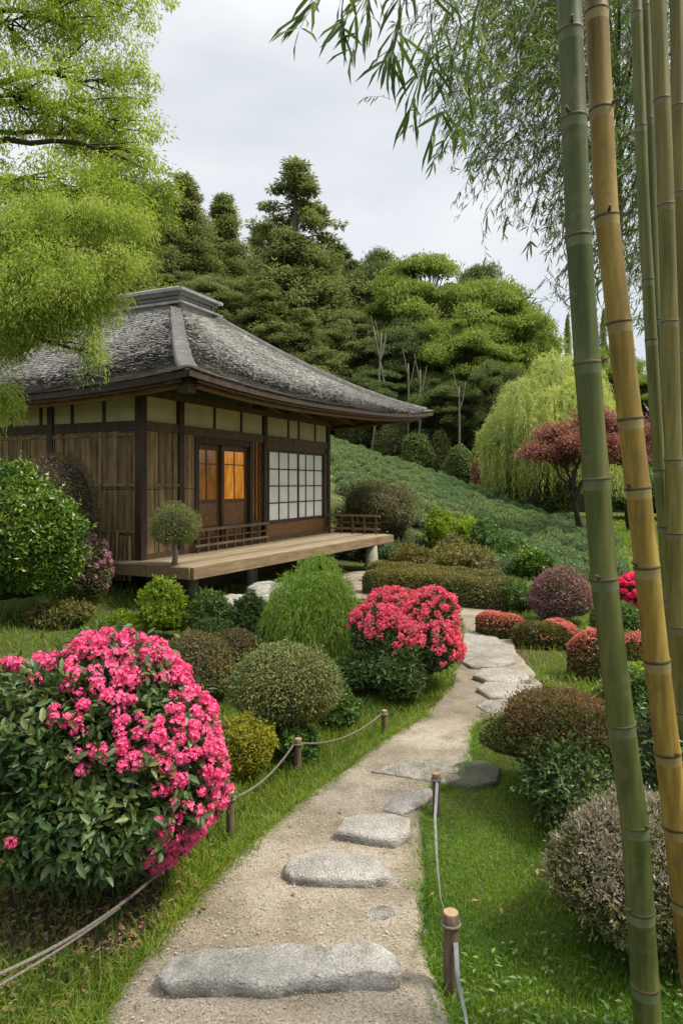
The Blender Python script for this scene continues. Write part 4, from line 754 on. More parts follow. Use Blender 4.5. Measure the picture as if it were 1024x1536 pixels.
# hedges behind the path
def hedge(name, label, cat, pts, h, wd, m, n, ln, lw, seed=1, lump=.14, group=None, tips=None):
    """clipped hedge following a line of ground points"""
    W = resamp(np.array(pts), 60); r2 = np.random.default_rng(seed); t0 = W[30].copy(); t0[2] = float(terr(t0[0], t0[1])); t = empty(name, tuple(t0)); tag(t, label, cat, group); mb = MB(); lp = SN(3.2 / max(h, .3), 16, seed)
    T = nrm(np.gradient(W, axis=0) * [1, 1, 0]); S = np.cross(T, [0, 0, 1.])
    def surf(i, a, k):
        i0 = np.clip(i.astype(int), 0, 58); f = (i - i0)[:, None]; c = W[i0] * (1 - f) + W[i0 + 1] * f; sd_ = nrm(S[i0] * (1 - f) + S[i0 + 1] * f); tt = T[i0]
        e = np.minimum(i, 59 - i) / 59 * np.linalg.norm(np.diff(W, axis=0), axis=1).sum(); cap = np.sqrt(np.clip(e / (wd * .5), 0.02, 1)); cap = np.minimum(1, cap)
        x = np.sign(np.cos(a)) * np.abs(np.cos(a)) ** .6; z = np.abs(np.sin(a)) ** .6
        q = 1 + lump * lp(np.stack([c[:, 0] + sd_[:, 0] * x * .3, c[:, 1] + sd_[:, 1] * x * .3, z * h], -1)); q = q * k
        P = c + sd_ * (x * wd / 2 * q * cap)[:, None]; P[:, 2] = terr(P[:, 0], P[:, 1]) + z * h * q * (.55 + .45 * cap); on = nrm(sd_ * (np.cos(a))[:, None] + np.array([0, 0, 1.]) * np.abs(np.sin(a))[:, None]); return P, on
    i = r2.uniform(0, 59, n); a = r2.uniform(0, math.pi, n); P, on = surf(i, a, 1 - np.abs(r2.normal(0, .06, n))); P = P - t0
    ax = nrm(on * .7 + r2.normal(size=on.shape) * .7 + [0, 0, .15]); s = r2.uniform(.65, 1.25, n)
    leaves(mb, P - ax * ln * .3, ax, nrm(on + r2.normal(0, .6, on.shape)), ln * s, lw * s)
    ii, aa = np.meshgrid(np.linspace(0, 59, 60), np.linspace(0, math.pi, 14), indexing='ij'); Pc, _ = surf(ii.ravel(), aa.ravel(), np.full(ii.size, .88)); mb.grid((Pc - t0).reshape(60, 14, 3), True, 1)
    mb.build('foliage', [M[m], M['twigs']], t)
    if tips:
        n2 = int(n * .7); i = r2.uniform(0, 59, n2); a = np.clip(r2.normal(math.pi / 2, .55, n2), .25, 2.9); P, on = surf(i, a, 1 + r2.uniform(-.03, .07, n2)); kp = SN(9, 14, seed)(P) > .0; P, on = P[kp] - t0, on[kp]
        tm = MB(); leaves(tm, P, nrm(on + r2.normal(size=on.shape) * .7), nrm(on + r2.normal(0, .6, on.shape)), .022 * r2.uniform(.6, 1.2, len(P)), .013 * r2.uniform(.7, 1.2, len(P))); tm.build('coral_tips', M[tips], t)
    return t
def gl(*a): return [gp(u, v) for u, v in a]
hedge('clipped_hedge', 'low clipped olive hedge curving behind the coral azalea', 'hedge', gl((545, 889), (600, 893), (660, 902), (725, 910), (800, 914)), .40, .55, 'olive', 15000, .035, .017, 3)
hedge('clipped_hedge', 'farther low clipped hedge above the gravel yard', 'hedge', gl((548, 872), (600, 874), (650, 880), (700, 887), (760, 892)), .34, .5, 'olive', 10000, .038, .018, 4)
hedge('azalea_hedge', 'low coral-tipped hedge nearest the slab path, left of three', 'hedge', gl((714, 952), (740, 955), (785, 957)), .26, .30, 'coralhedge', 6000, .028, .013, 5, tips='coraltip')
hedge('azalea_hedge', 'middle coral-tipped hedge in front of the wine-dark dome', 'hedge', gl((768, 964), (800, 967), (865, 966)), .22, .34, 'coralhedge', 7000, .028, .013, 6, tips='coraltip')
hedge('azalea_hedge', 'tallest coral-tipped hedge reaching behind the bamboo', 'hedge', gl((850, 1008), (890, 1012), (975, 1010)), .36, .36, 'coralhedge', 9000, .028, .013, 7, tips='coraltip')
shrub('clipped_shrub', 'wine-dark clipped dome beyond the coral hedges', 'shrub', 790, 893, 841, 940, 'wine', 14000, .028, .014, .09, 4, .08, shoots=80, seed=17)
shrub('azalea_bush', 'hot pink azalea between the bamboo culms on the right', 'azalea', 928, 985, 856, 915, 'azalea', 2500, .03, .014, .1, 4, .1, seed=18, Yc=8.8, z0=.02, fl=(120, .020, 'hotpink', .03, lambda d, lp: np.clip(d[:, 2] + .9, 0, 1)))
shrub('leafy_shrub', 'mid green shrub under the hot pink azalea behind bamboo', 'shrub', 885, 985, 895, 985, 'mid', 5000, .04, .018, .12, 4, .12, seed=19)
shrub('leafy_shrub', 'yellow-green leafy shrub glimpsed right of the green bamboo', 'shrub', 930, 1040, 985, 1065, 'fresh', 4000, .04, .018, .15, 4, .15, seed=20)

# low mixed planting that fills the gaps between the shaped shrubs
for i, (a, b_, c_, d_, mm, nn_, lab) in enumerate([
    (286, 352, 930, 985, 'mid', 3000, 'low green plant between bright shrub and small bronze dome'), (380, 440, 940, 1000, 'deep', 3000, 'low dark plant between small bronze dome and weeping shrub'), (480, 540, 1045, 1095, 'mid', 3000, 'low green plant at the verge right of the round topiary'), (405, 470, 1085, 1150, 'mid', 2200, 'small green plant at the foot of the round topiary'),
    (440, 505, 880, 940, 'mid', 3000, 'green plant behind the weeping shrub by the gravel yard'), (120, 200, 935, 985, 'mid', 3500, 'low green plant above the pink azalea on the left bank'), (60, 140, 905, 955, 'olive', 3500, 'low olive plant on the bank under the glossy bush'), (690, 760, 1060, 1100, 'olive', 1, ''),
    (905, 1000, 1010, 1085, 'mid', 4000, 'green plant between the bronze-topped shrub and bamboo'), (600, 660, 855, 895, 'mid', 3000, 'low green plant at the end of the gravel yard'), (745, 800, 875, 918, 'mid', 3000, 'low green plant beside the wine-dark dome')]):
    if nn_ > 1: shrub('low_plant', lab, 'plant', a, b_, c_, d_, mm, nn_, .045, .018, .3, 4, .2, seed=400 + i, up=.45, shoots=90, group='low planting between the shrubs')
hedge('far_hedge', 'dark far-off hedge closing the view behind the willow', 'hedge', [(-6, 46, 0), (14, 40, 0), (30, 38, 0), (60, 40, 0)], 4.2, 3.0, 'darkbroad', 26000, .34, .17, 8, lump=.25)
# bank shrubs beside and behind the house
for i, (a, b_, c_, d_, mm, Y, lab) in enumerate([(492, 648, 712, 830, 'dry', 15.6, 'large dull brown-green shrub right of the veranda'), (640, 690, 756, 806, 'fresh', 15.2, 'bright green bush nearest the dull shrub on the bank'), (660, 722, 768, 822, 'fresh', 14.5, 'bright green bush lower on the bank beside the tea rows'), (650, 676, 780, 815, 'fresh', 14.0, 'tiny bright green bush below the bright pair on the bank'), (690, 765, 778, 856, 'mid', 14.3, 'mid green bush in the middle of the bank'), (722, 790, 800, 866, 'mid', 13.2, 'mid green bush at the lower end of the bank'), (764, 826, 828, 874, 'glossy', 12.0, 'rounded green bush right behind the clipped hedge'), (580, 655, 818, 868, 'olive', 12.6, 'olive spreading shrub beside the veranda end'), (630, 745, 815, 872, 'olive', 12.2, 'wide olive shrub above the clipped hedge'), (700, 752, 842, 880, 'dry', 11.6, 'small dull tan shrub above the clipped hedge'), (540, 600, 800, 862, 'dry', 14.5, 'dull shrub in the shade behind the last deck post'), (655, 700, 800, 840, 'dry', 13.0, 'grey-green thin shrub amid the bank bushes')]):
    shrub('bank_shrub', lab, 'shrub', a, b_, c_, d_, mm, 8000 if i else 26000, .07 if i else .07, .03 if i else .022, .18, 4, .13, lobes=9, shoots=80 if i else 300, seed=60 + i, Yc=Y, up=.35, group='shrubs on the bank behind the house')
# ------------------------------------------------------------------ tea hillside: rows of clipped tea
CRD = [(A_ + (B_ - A_) * .5)]
ords = ['topmost tea row along the crest of the hillside', 'second tea row below the hillside crest', 'third tea row below the hillside crest', 'fourth tea row below the hillside crest', 'fifth tea row below the hillside crest', 'fifth tea row up from the hillside foot', 'fourth tea row up from the hillside foot', 'third tea row up from the hillside foot', 'second tea row up from the hillside foot', 'lowest tea row at the hillside foot']
def tea_row(k, label):
    dist = k * 1.55 + .3; r2 = np.random.default_rng(200 + k); base = A_ + PD * dist
    s0 = (-2.5 - base[0]) / QD[0]; s0 = max(s0, (-1.5 if k < 5 else .1) / QD[0] - base[0] / QD[0]); xr = lambda y: 5.2 + (y - 12.5) * .33
    s1 = s0
    while (base + QD * (s1 + .1))[0] < xr((base + QD * (s1 + .1))[1]): s1 += .1
    t0p = base + QD * (s0 + s1) / 2; tz = float(terr(*t0p)); t = empty('tea_row', (t0p[0], t0p[1], tz)); tag(t, label, 'tea hedge', 'rows of tea bushes on the hillside'); mb = MB()
    s = s0
    while s < s1:
        r = r2.uniform(.34, .47); c2 = base + QD * s + PD * r2.normal(0, .08); n = 720; d = sph(n, -.1); rr = np.array([r * .92, r * .92, r2.uniform(.30, .40)]); lp = SN(4, 12, int(s * 10) + k * 77)
        zc = float(terr(*c2)); c3 = np.array([c2[0], c2[1], zc + .0]) - [t0p[0], t0p[1], tz]
        P = c3 + d * rr * (1 + .16 * lp(d) - np.abs(r2.normal(0, .08, n)))[:, None]; ax = sprouts(d, .7, .6, .35); leaves(mb, P, ax, nrm(d + r2.normal(0, .6, d.shape)), .075 * r2.uniform(.6, 1.2, n), .034 * r2.uniform(.7, 1.2, n)); blobcore(mb, c3, rr * .80, lp, .16, 14, 8, mi=1)
        s += r * r2.uniform(1.0, 1.5)
    mb.build('foliage', [M['tea'], M['twigs']], t)
for k, lab in enumerate(ords): tea_row(k, lab)

# ------------------------------------------------------------------ trees built of twig clusters
def cluster_leaves(mb, centers, rad, per, ln, wd, droop=.2, flat=.6, up=.2, seed=0):
    r2 = np.random.default_rng(seed); n = len(centers) * per; c = np.repeat(centers, per, 0); R = np.repeat(np.broadcast_to(rad, (len(centers),)), per)[:, None]
    d = rnd_dir(n) * (r2.uniform(0, 1, n) ** .45)[:, None] * [1, 1, flat]; P = c + d * R
    ax = nrm(d * [1, 1, .5] + r2.normal(0, .5, d.shape) - [0, 0, droop]); leaves(mb, P, ax, nrm(r2.normal(0, .55, d.shape) + [0, 0, 1.]), ln * r2.uniform(.6, 1.25, n), wd * r2.uniform(.7, 1.2, n))
def blobtree(name, label, cat, base, top, blobs, m, per, ln, wd, crad, ncl, trunk_r, bark='darkbark', droop=.3, flat=.5, seed=0, group=None, shell=.55, limb=True, lean=None):
    """trunk from base to top, a limb to every crown blob (centre, radii), twig clusters through each blob"""
    r2 = np.random.default_rng(seed); base = np.array(base, float); t = empty(name, tuple(base)); tag(t, label, cat, group)
    tp = resamp(np.array([base, base * .6 + np.array(top) * .4 + r2.normal(0, .03, 3) * np.linalg.norm(np.array(top) - base), np.array(top)]), 16) - base
    q = MB(); q.tube(np.concatenate([[tp[0] - [0, 0, .2]], tp]), np.concatenate([[trunk_r * 1.5], np.linspace(trunk_r * 1.15, trunk_r * .25, 16)]), 10); mb = MB()
    vol = np.array([b[1][0] * b[1][1] + b[1][0] * b[1][2] for b in blobs]); cnt = np.maximum(6, (ncl * vol / vol.sum()).astype(int))
    for (c, R), n in zip(blobs, cnt):
        c = np.array(c, float) - base; R = np.array(R, float); d = rnd_dir(n) * (shell + (1 - shell) * r2.uniform(0, 1, n) ** .5)[:, None]; lp = SN(3, 10, seed + n)
        cl = c + d * R * (1.08 + .34 * np.clip(lp(d), -1, .75))[:, None]; cluster_leaves(mb, cl, crad * r2.uniform(.6, 1.3, n), per, ln, wd, droop, flat, seed=seed + n)
        if limb:
            j = int(np.clip(np.argmin(np.abs(tp[:, 2] - (c[2] - R[2] * .6))), 2, 14)); st = tp[j]; mid = st * .5 + c * .5 + np.array([0, 0, .10]) * np.linalg.norm(c - st); pp = resamp(np.array([st, mid, c]), 10); pp[1:-1] += r2.normal(0, .02, (8, 3)) * np.linalg.norm(c - st)
            rr = trunk_r * .42; q.tube(pp, np.linspace(rr, rr * .25, 10), 7)
            for kx in r2.choice(len(cl), min(len(cl), 14), False):
                s_ = pp[r2.integers(5, 10)]; e = cl[kx]; q.tube(resamp(np.array([s_, (s_ + e) / 2 + r2.normal(0, .04, 3) * np.linalg.norm(e - s_), e]), 6), np.linspace(rr * .3, rr * .07, 6), 5)
    q.build('trunk', M[bark], t); mb.build('crown', M[m], t); return t
def pb(u, v, ru, rv, Y, dy=None): return (at(u, v, Y), (ru * Y / F, (dy if dy else ru) * Y / F, rv * Y / F))
# tall light green tree, upper left
mb_ = [pb(20, 30, 110, 80, 7.2), pb(120, 40, 80, 60, 7.4), pb(175, 120, 70, 60, 7.4), pb(50, 150, 120, 50, 7.0), pb(190, 185, 55, 38, 7.2), pb(130, 200, 70, 40, 7.4), pb(20, 290, 70, 60, 7.0), pb(215, 235, 30, 22, 7.1), pb(110, 285, 80, 45, 6.9), pb(80, -70, 150, 70, 7.4), pb(165, 310, 70, 28, 7.0), pb(170, -20, 60, 50, 7.6)]
blobtree('feathery_tree', 'tall light green tree with fine leaves at the upper left', 'tree', (-4.9, 7.5, float(terr(-4.9, 7.5))), (-4.2, 7.3, 7.5), mb_, 'maple', 60, .058, .016, .14, 780, .10, seed=3, droop=.6, flat=.8, shell=.1)
# drooping bright foliage lower left
mb_ = [pb(35, 370, 90, 70, 6.3), pb(95, 425, 80, 75, 6.2), pb(20, 450, 70, 70, 6.1), pb(50, 468, 62, 36, 6.1), pb(12, 515, 40, 26, 6.2), pb(150, 420, 40, 40, 6.3), pb(143, 520, 15, 44, 6.2), pb(90, 340, 70, 40, 6.4), pb(175, 390, 32, 16, 6.3), pb(10, 600, 22, 36, 6.3), pb(175, 330, 50, 20, 6.6)]
blobtree('drooping_tree', 'bright green drooping feathery tree hanging over the roof', 'tree', (-4.5, 6.4, float(terr(-4.5, 6.4))), (-3.7, 6.3, 4.2), mb_, 'feathery', 80, .050, .0095, .14, 950, .07, seed=5, droop=.9, flat=1.1, shell=.05)
# middle distance light tree behind the house
blobtree('leafy_tree', 'yellow-green leafy tree rising just behind the roof at left', 'tree', (-6.6, 19, 0.3), (-6.0, 19, 9.5), [pb(195, 270, 60, 35, 19), pb(215, 320, 48, 30, 19), pb(170, 350, 60, 50, 19), pb(235, 290, 28, 25, 19), pb(190, 420, 45, 60, 19), pb(150, 240, 45, 22, 19)], 'backgreen', 40, .13, .05, .38, 420, .16, seed=8, droop=.4)
# red maples on the right
def fp(u, v, Y): return tuple(at(u, v, Y))
blobtree('red_maple', 'reddish umbrella-shaped maple leaning over the lawn, left of two', 'maple', gp(879, 808), fp(858, 745, 19.4), [pb(806, 676, 24, 9, 19), pb(835, 650, 30, 13, 19.3), pb(842, 682, 26, 10, 20), pb(885, 632, 34, 14, 19.5), pb(905, 668, 30, 16, 19.0), pb(862, 664, 28, 10, 18.6), pb(925, 640, 28, 14, 19.6)], 'redmaple', 34, .10, .045, .24, 520, .13, seed=9, droop=.2, flat=.8, shell=.1)
blobtree('red_maple', 'reddish maple with several thin stems behind the bamboo', 'maple', gp(945, 795), fp(940, 735, 21), [pb(920, 640, 40, 20, 21), pb(960, 655, 45, 20, 21), pb(930, 680, 45, 12, 21)], 'redmaple', 36, .11, .05, .30, 320, .11, seed=10, droop=.2, flat=.8, shell=.1)
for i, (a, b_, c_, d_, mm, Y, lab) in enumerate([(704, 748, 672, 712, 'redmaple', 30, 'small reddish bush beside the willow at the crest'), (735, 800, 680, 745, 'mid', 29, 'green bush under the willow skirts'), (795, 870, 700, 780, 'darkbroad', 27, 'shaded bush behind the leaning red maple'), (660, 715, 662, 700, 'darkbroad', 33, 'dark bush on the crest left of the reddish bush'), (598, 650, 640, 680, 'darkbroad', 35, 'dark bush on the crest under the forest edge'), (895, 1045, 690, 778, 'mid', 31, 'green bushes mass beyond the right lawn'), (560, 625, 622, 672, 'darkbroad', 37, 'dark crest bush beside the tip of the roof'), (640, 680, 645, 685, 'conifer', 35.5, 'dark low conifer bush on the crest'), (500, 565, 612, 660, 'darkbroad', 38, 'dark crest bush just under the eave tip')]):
    shrub('crest_bush', lab, 'bush', a, b_, c_, d_, mm, 5000, .15, .075, .18, 4, .13, seed=90 + i, Yc=Y, up=.3, group='bushes along the crest of the tea hill')

# ------------------------------------------------------------------ forest: prototypes one unit tall, copied
def conifer_proto(seed, tiers, width, topopen):
    r2 = np.random.default_rng(seed); q = MB(); q.tube([[0, 0, -.03], [.004, 0, .3], [0, 0, .7], [0, 0, .99]], [.016, .013, .008, .002], 8); mb = MB(); cl, rd = [], []
    for i in range(tiers):
        f = i / (tiers - 1); z = .16 + .83 * f; R = width * ((1 - f) ** .8 + .03) * (.9 + .2 * r2.uniform()) * (1 if f < topopen else 1.45); nb = max(4, int(9 * (1 - f) + 4)) if f < topopen else 3
        for j in range(nb):
            a = r2.uniform(0, 6.28); Rj = R * r2.uniform(.55, 1.12); tip = np.array([math.cos(a) * Rj, math.sin(a) * Rj, z - .12 * Rj + .02 * r2.normal()]); z = z + r2.normal(0, .022) * (1 - f); s = np.array([0, 0, z]); tip[2] += r2.normal(0, .03) * (1 - f)
            mid = (s + tip) / 2 + [0, 0, .02]; pts = resamp(np.array([s, mid, tip]), 7); q.tube(pts, np.linspace(.004 * (1.3 - f), .0012, 7), 5, False)
            for k in np.linspace(.28 if f < topopen else .6, 1, 6 if f < topopen else 4): cl.append(s + (tip - s) * k + [0, 0, .015 * math.sin(k * 3.1)] + r2.normal(0, .008, 3)); rd.append(.034 * (1.15 - .4 * f) * (1 if f < topopen else .62) * r2.uniform(.7, 1.2))
    cl = np.array(cl); per = max(8, int(120000 / len(cl))); n = len(cl) * per; c = np.repeat(cl, per, 0); R = np.repeat(np.array(rd), per)[:, None]; d = rnd_dir(n) * (r2.uniform(0, 1, n) ** .4)[:, None] * [1, 1, .85]
    leaves(mb, c + d * R, nrm(d + r2.normal(0, .5, d.shape) - [0, 0, .25]), nrm(r2.normal(0, .6, d.shape) + [0, 0, 1.]), .0120 * r2.uniform(.6, 1.3, n), .0042 * r2.uniform(.7, 1.2, n)); return q, mb
def broad_proto(seed, nblob, flat, h0=.36, wid=.34):
    r2 = np.random.default_rng(seed); q = MB(); mb = MB(); q.tube([[0, 0, -.03], [.01, 0, .25], [.0, .01, .5], [.01, 0, .8]], [.022, .017, .012, .004], 8); N = 100000; per = N // nblob
    for i in range(nblob):
        d = rnd_dir(1)[0]; k = r2.uniform(.35, 1) ** .6; c = np.array([d[0] * wid, d[1] * wid, (1 + h0) / 2 + d[2] * (1 - h0) / 2 * .9]) ; c[:2] *= k; R = r2.uniform(.028, .085); lp = SN(4, 10, seed * 50 + i)
        dd = sph(per, -.45); P = c + dd * np.array([R, R, R * flat]) * (1 + .35 * lp(dd) + r2.normal(-.05, .22, per))[:, None]
        leaves(mb, P, sprouts(dd, .6, .6, .0), nrm(dd + r2.normal(0, .5, dd.shape) + [0, 0, .5]), .014 * r2.uniform(.6, 1.3, per), .0075 * r2.uniform(.7, 1.2, per))
        st = np.array([0, 0, max(.2, c[2] - .25)]); q.tube(resamp(np.array([st, (st + c) / 2 + [0, 0, .02], c]), 6), np.linspace(.007, .002, 6), 5, False)
    return q, mb
def slim_proto(seed):
    r2 = np.random.default_rng(seed); q = MB(); mb = MB(); q.tube([[0, 0, -.02], [0, 0, .5], [0, 0, .98]], [.012, .008, .002], 7); n = 9000; z = r2.uniform(.12, 1, n); a = r2.uniform(0, 6.28, n); lp = SN(9, 12, seed); R = .085 * np.sin(np.clip((z - .05) / .95, 0, 1) ** .7 * 3.1) ** .7 * (1 + .9 * lp(np.stack([np.cos(a) * .3, np.sin(a) * .3, z * 3], -1))) * r2.uniform(.1, 1, n) ** .5
    P = np.stack([R * np.cos(a), R * np.sin(a), z], -1); leaves(mb, P, nrm(r2.normal(0, .5, P.shape) + [0, 0, .4]), rnd_dir(n), .017 * r2.uniform(.6, 1.3, n), .008 * r2.uniform(.7, 1.2, n)); return q, mb
PROTO = {}
for k_, pr in dict(ca=conifer_proto(1, 30, .20, .8), cb=conifer_proto(2, 26, .23, 1.1), cc=conifer_proto(3, 32, .17, .70), ba=broad_proto(4, 170, .42), bb=broad_proto(5, 150, .5), bc=broad_proto(6, 60, .3, .5, .40), sl=slim_proto(7)).items(): PROTO[k_] = pr
BUILT = {}
def forest(kind, name, label, cat, u, vt, Y, wpx, m, group, rot=0, bark='bark', sink=0):
    X = (u - U0) / F * Y; zg = float(terr(X, Y)) - sink; H = EYE - (vt - V0) / F * Y - zg; nat = {'ca': .30, 'cb': .34, 'cc': .26, 'ba': .72, 'bb': .72, 'bc': .84, 'sl': .18}[kind]; sx = (wpx * Y / F) / nat
    t = empty(name, (X, Y, zg), rot); t.scale = (sx, sx, H); tag(t, label, cat, group)
    key = (kind, m, bark)
    if key not in BUILT:
        q, mb = PROTO[kind]; BUILT[key] = (q.build('trunk', M[bark], t), mb.build('crown', M[m], t))
    else:
        for o in BUILT[key]: c = o.copy(); C.objects.link(c); c.parent = t
GF = 'trees of the forest behind the house'
for i, (kind, u, vt, Y, wpx, m, cat, lab) in enumerate([
    ('cc', 443, 252, 44, 175, 'conifer', 'cedar', 'tallest dark cedar with an open ragged top in the forest'), ('ca', 275, 268, 46, 150, 'conifer', 'conifer', 'pointed dark conifer left of the ridge cap'), ('cb', 335, 303, 50, 150, 'conifer', 'conifer', 'dark conifer directly behind the ridge cap'), ('ca', 392, 345, 54, 120, 'conifer', 'conifer', 'dark conifer filling the gap left of the tallest cedar'),
    ('cb', 218, 305, 52, 160, 'conifer', 'conifer', 'dark conifer behind the yellow-green tree'), ('ca', 505, 372, 56, 140, 'darkbroad', 'conifer', 'dark tree right behind the tallest cedar'), ('bb', 556, 376, 50, 150, 'darkbroad', 'tree', 'dark rounded tree between cedar and bright broadleaf'), ('cb', 140, 270, 55, 180, 'conifer', 'conifer', 'dark conifer mostly behind the light green tree'),
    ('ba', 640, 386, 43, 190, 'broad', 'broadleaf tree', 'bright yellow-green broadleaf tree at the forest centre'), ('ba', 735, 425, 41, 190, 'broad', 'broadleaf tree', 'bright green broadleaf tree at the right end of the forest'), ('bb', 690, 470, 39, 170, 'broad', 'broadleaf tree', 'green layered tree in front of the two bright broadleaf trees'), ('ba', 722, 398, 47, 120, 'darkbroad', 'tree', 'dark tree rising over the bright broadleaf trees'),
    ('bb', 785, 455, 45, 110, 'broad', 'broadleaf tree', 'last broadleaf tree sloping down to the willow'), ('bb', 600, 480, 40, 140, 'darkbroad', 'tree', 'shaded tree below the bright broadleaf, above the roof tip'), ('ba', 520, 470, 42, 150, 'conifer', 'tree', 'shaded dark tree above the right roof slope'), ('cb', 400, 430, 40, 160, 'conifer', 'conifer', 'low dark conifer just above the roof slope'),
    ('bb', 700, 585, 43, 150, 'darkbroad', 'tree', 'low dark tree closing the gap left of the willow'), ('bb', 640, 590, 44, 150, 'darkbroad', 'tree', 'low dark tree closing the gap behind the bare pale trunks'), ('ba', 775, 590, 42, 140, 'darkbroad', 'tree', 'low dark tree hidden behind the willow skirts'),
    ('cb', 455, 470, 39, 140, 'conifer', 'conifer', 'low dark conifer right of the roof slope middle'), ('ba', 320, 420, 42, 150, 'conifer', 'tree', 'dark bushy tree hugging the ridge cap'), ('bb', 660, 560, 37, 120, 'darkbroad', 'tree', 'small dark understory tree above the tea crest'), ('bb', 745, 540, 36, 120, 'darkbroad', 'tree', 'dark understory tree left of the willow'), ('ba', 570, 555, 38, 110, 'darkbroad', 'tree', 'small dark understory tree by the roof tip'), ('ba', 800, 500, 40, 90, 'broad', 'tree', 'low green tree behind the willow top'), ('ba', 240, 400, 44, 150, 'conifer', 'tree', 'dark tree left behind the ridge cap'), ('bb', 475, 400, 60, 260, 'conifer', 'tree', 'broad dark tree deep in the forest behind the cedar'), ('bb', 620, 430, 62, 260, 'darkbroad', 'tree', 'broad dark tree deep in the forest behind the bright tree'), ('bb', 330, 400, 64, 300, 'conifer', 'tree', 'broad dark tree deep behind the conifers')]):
    forest(kind, {'cedar': 'cedar_tree', 'conifer': 'conifer_tree', 'pine': 'pine_tree', 'broadleaf tree': 'broadleaf_tree', 'tree': 'forest_tree'}[cat], lab, cat, u, vt, Y, wpx, m, GF, i * 1.7)
GB = 'background trees behind the bamboo'
for i, (kind, u, vt, Y, wpx, m, lab) in enumerate([('sl', 851, 475, 70, 22, 'poplar', 'slender pale poplar left of the green bamboo'), ('sl', 905, 465, 75, 24, 'poplar', 'slender pale poplar between the two big culms'), ('sl', 882, 500, 68, 22, 'poplar', 'shorter pale poplar between the two big culms'), ('sl', 986, 440, 72, 26, 'poplar', 'tallest pale poplar among the thin culms'), ('sl', 1015, 470, 70, 26, 'poplar', 'pale poplar at the right frame edge'), ('bb', 905, 520, 48, 130, 'backgreen', 'pale green rounded tree right of the willow'), ('ba', 985, 560, 46, 150, 'backgreen', 'pale green tree behind the thin culms'), ('bb', 1060, 520, 50, 150, 'backgreen', 'pale green tree at the right frame edge'), ('bb', 850, 560, 44, 90, 'backgreen', 'pale green tree partly behind the willow')]):
    forest(kind, 'poplar_tree' if kind == 'sl' else 'background_tree', lab, 'poplar' if kind == 'sl' else 'tree', u, vt, Y, wpx, m, GB, i * 2.1)
# bare pale trunks at the forest edge
for i, (u0, v0, u1, v1, Y) in enumerate([(556, 640, 572, 500, 36.5), (608, 650, 612, 545, 36), (624, 650, 630, 555, 35.5), (684, 655, 688, 580, 34.5), (596, 645, 560, 490, 36.8)]):
    a = at(u0, v0, Y); b_ = at(u1, v1, Y); zg = float(terr(a[0], a[1])); t = empty('bare_tree', (a[0], a[1], zg)); tag(t, ['thin bare pale trunk above the roof tip', 'bare pale trunk, left of the close pair at the forest edge', 'bare pale trunk, right of the close pair at the forest edge', 'bare pale trunk standing over the tea crest', 'leaning bare pale trunk right of the roof tip'][i], 'tree', 'bare trunks at the forest edge')
    q = MB(); p = resamp(np.array([[0, 0, -.2], (b_ - a) * .5 + [.1, 0, 0] + (a - [a[0], a[1], zg]) * .5, b_ - [a[0], a[1], zg]]), 10); q.tube(p, np.linspace(.085, .03, 10), 7); q.build('trunk', M['palebark'], t)
    q = MB()
    for j in (7, 8): q.tube(resamp(np.array([p[j], p[j] + [(.18 if j == 7 else -.14), 0, .6], p[j] + [(.34 if j == 7 else -.30), .1, 1.5]]), 6), np.linspace(.035, .01, 6), 5)
    q.build('branches', M['palebark'], t)

# ------------------------------------------------------------------ bamboo
def culmmat(name, c1, c2, c3):
    m, n, b, o = mat(name); q = noise(n, 5, 5, .6, (3, 3, .35)); r = ramp(n, [(.34, c1), (.5, c2), (.64, c3)]); n.links.new(q.outputs[0], r.inputs[0])
    s = noise(n, 60, 4, .7, (1, 1, .12)); sr = ramp(n, [(.3, (.82, .82, .82)), (.7, (1.14, 1.14, 1.14))]); n.links.new(s.outputs[0], sr.inputs[0]); c = mixc(n, 1.0, r.outputs[0], sr.outputs[0], 'MULTIPLY')
    d = noise(n, 14, 6, .7); dr = ramp(n, [(.54, (0, 0, 0)), (.66, (.6, .6, .6))]); n.links.new(d.outputs[0], dr.inputs[0]); c = mixc(n, dr.outputs[0], c.outputs[0], (.10, .09, .045))
    n.links.new(c.outputs[0], b.inputs['Base Color']); b.inputs['Roughness'].default_value = .5; b.inputs['Specular IOR Level'].default_value = .22; M[name] = m
culmmat('green_culm', (.034, .048, .013), (.058, .072, .018), (.10, .10, .03)); culmmat('yellow_culm', (.11, .068, .014), (.19, .125, .024), (.27, .19, .045)); culmmat('grey_culm', (.06, .07, .018), (.10, .105, .026), (.14, .14, .04)); culmmat('brown_culm', (.06, .055, .012), (.10, .09, .02), (.14, .12, .032)); culmmat('jade_culm', (.055, .085, .045), (.085, .12, .062), (.12, .15, .08))
for k_, c_ in dict(green_culm=(.085, .10, .045), yellow_culm=(.22, .17, .065), grey_culm=(.12, .125, .06), brown_culm=(.12, .11, .05)).items(): M[k_ + '_bloom'] = woodmat(k_ + '_bloom', tuple(x * .75 for x in c_), tuple(x * 1.25 for x in c_), .7, 30, (1, 1, .3), .001, False)
M['node'] = woodmat('culm_node', (.04, .03, .012), (.12, .09, .045), .6, 20, (1, 1, 1), .002, False)
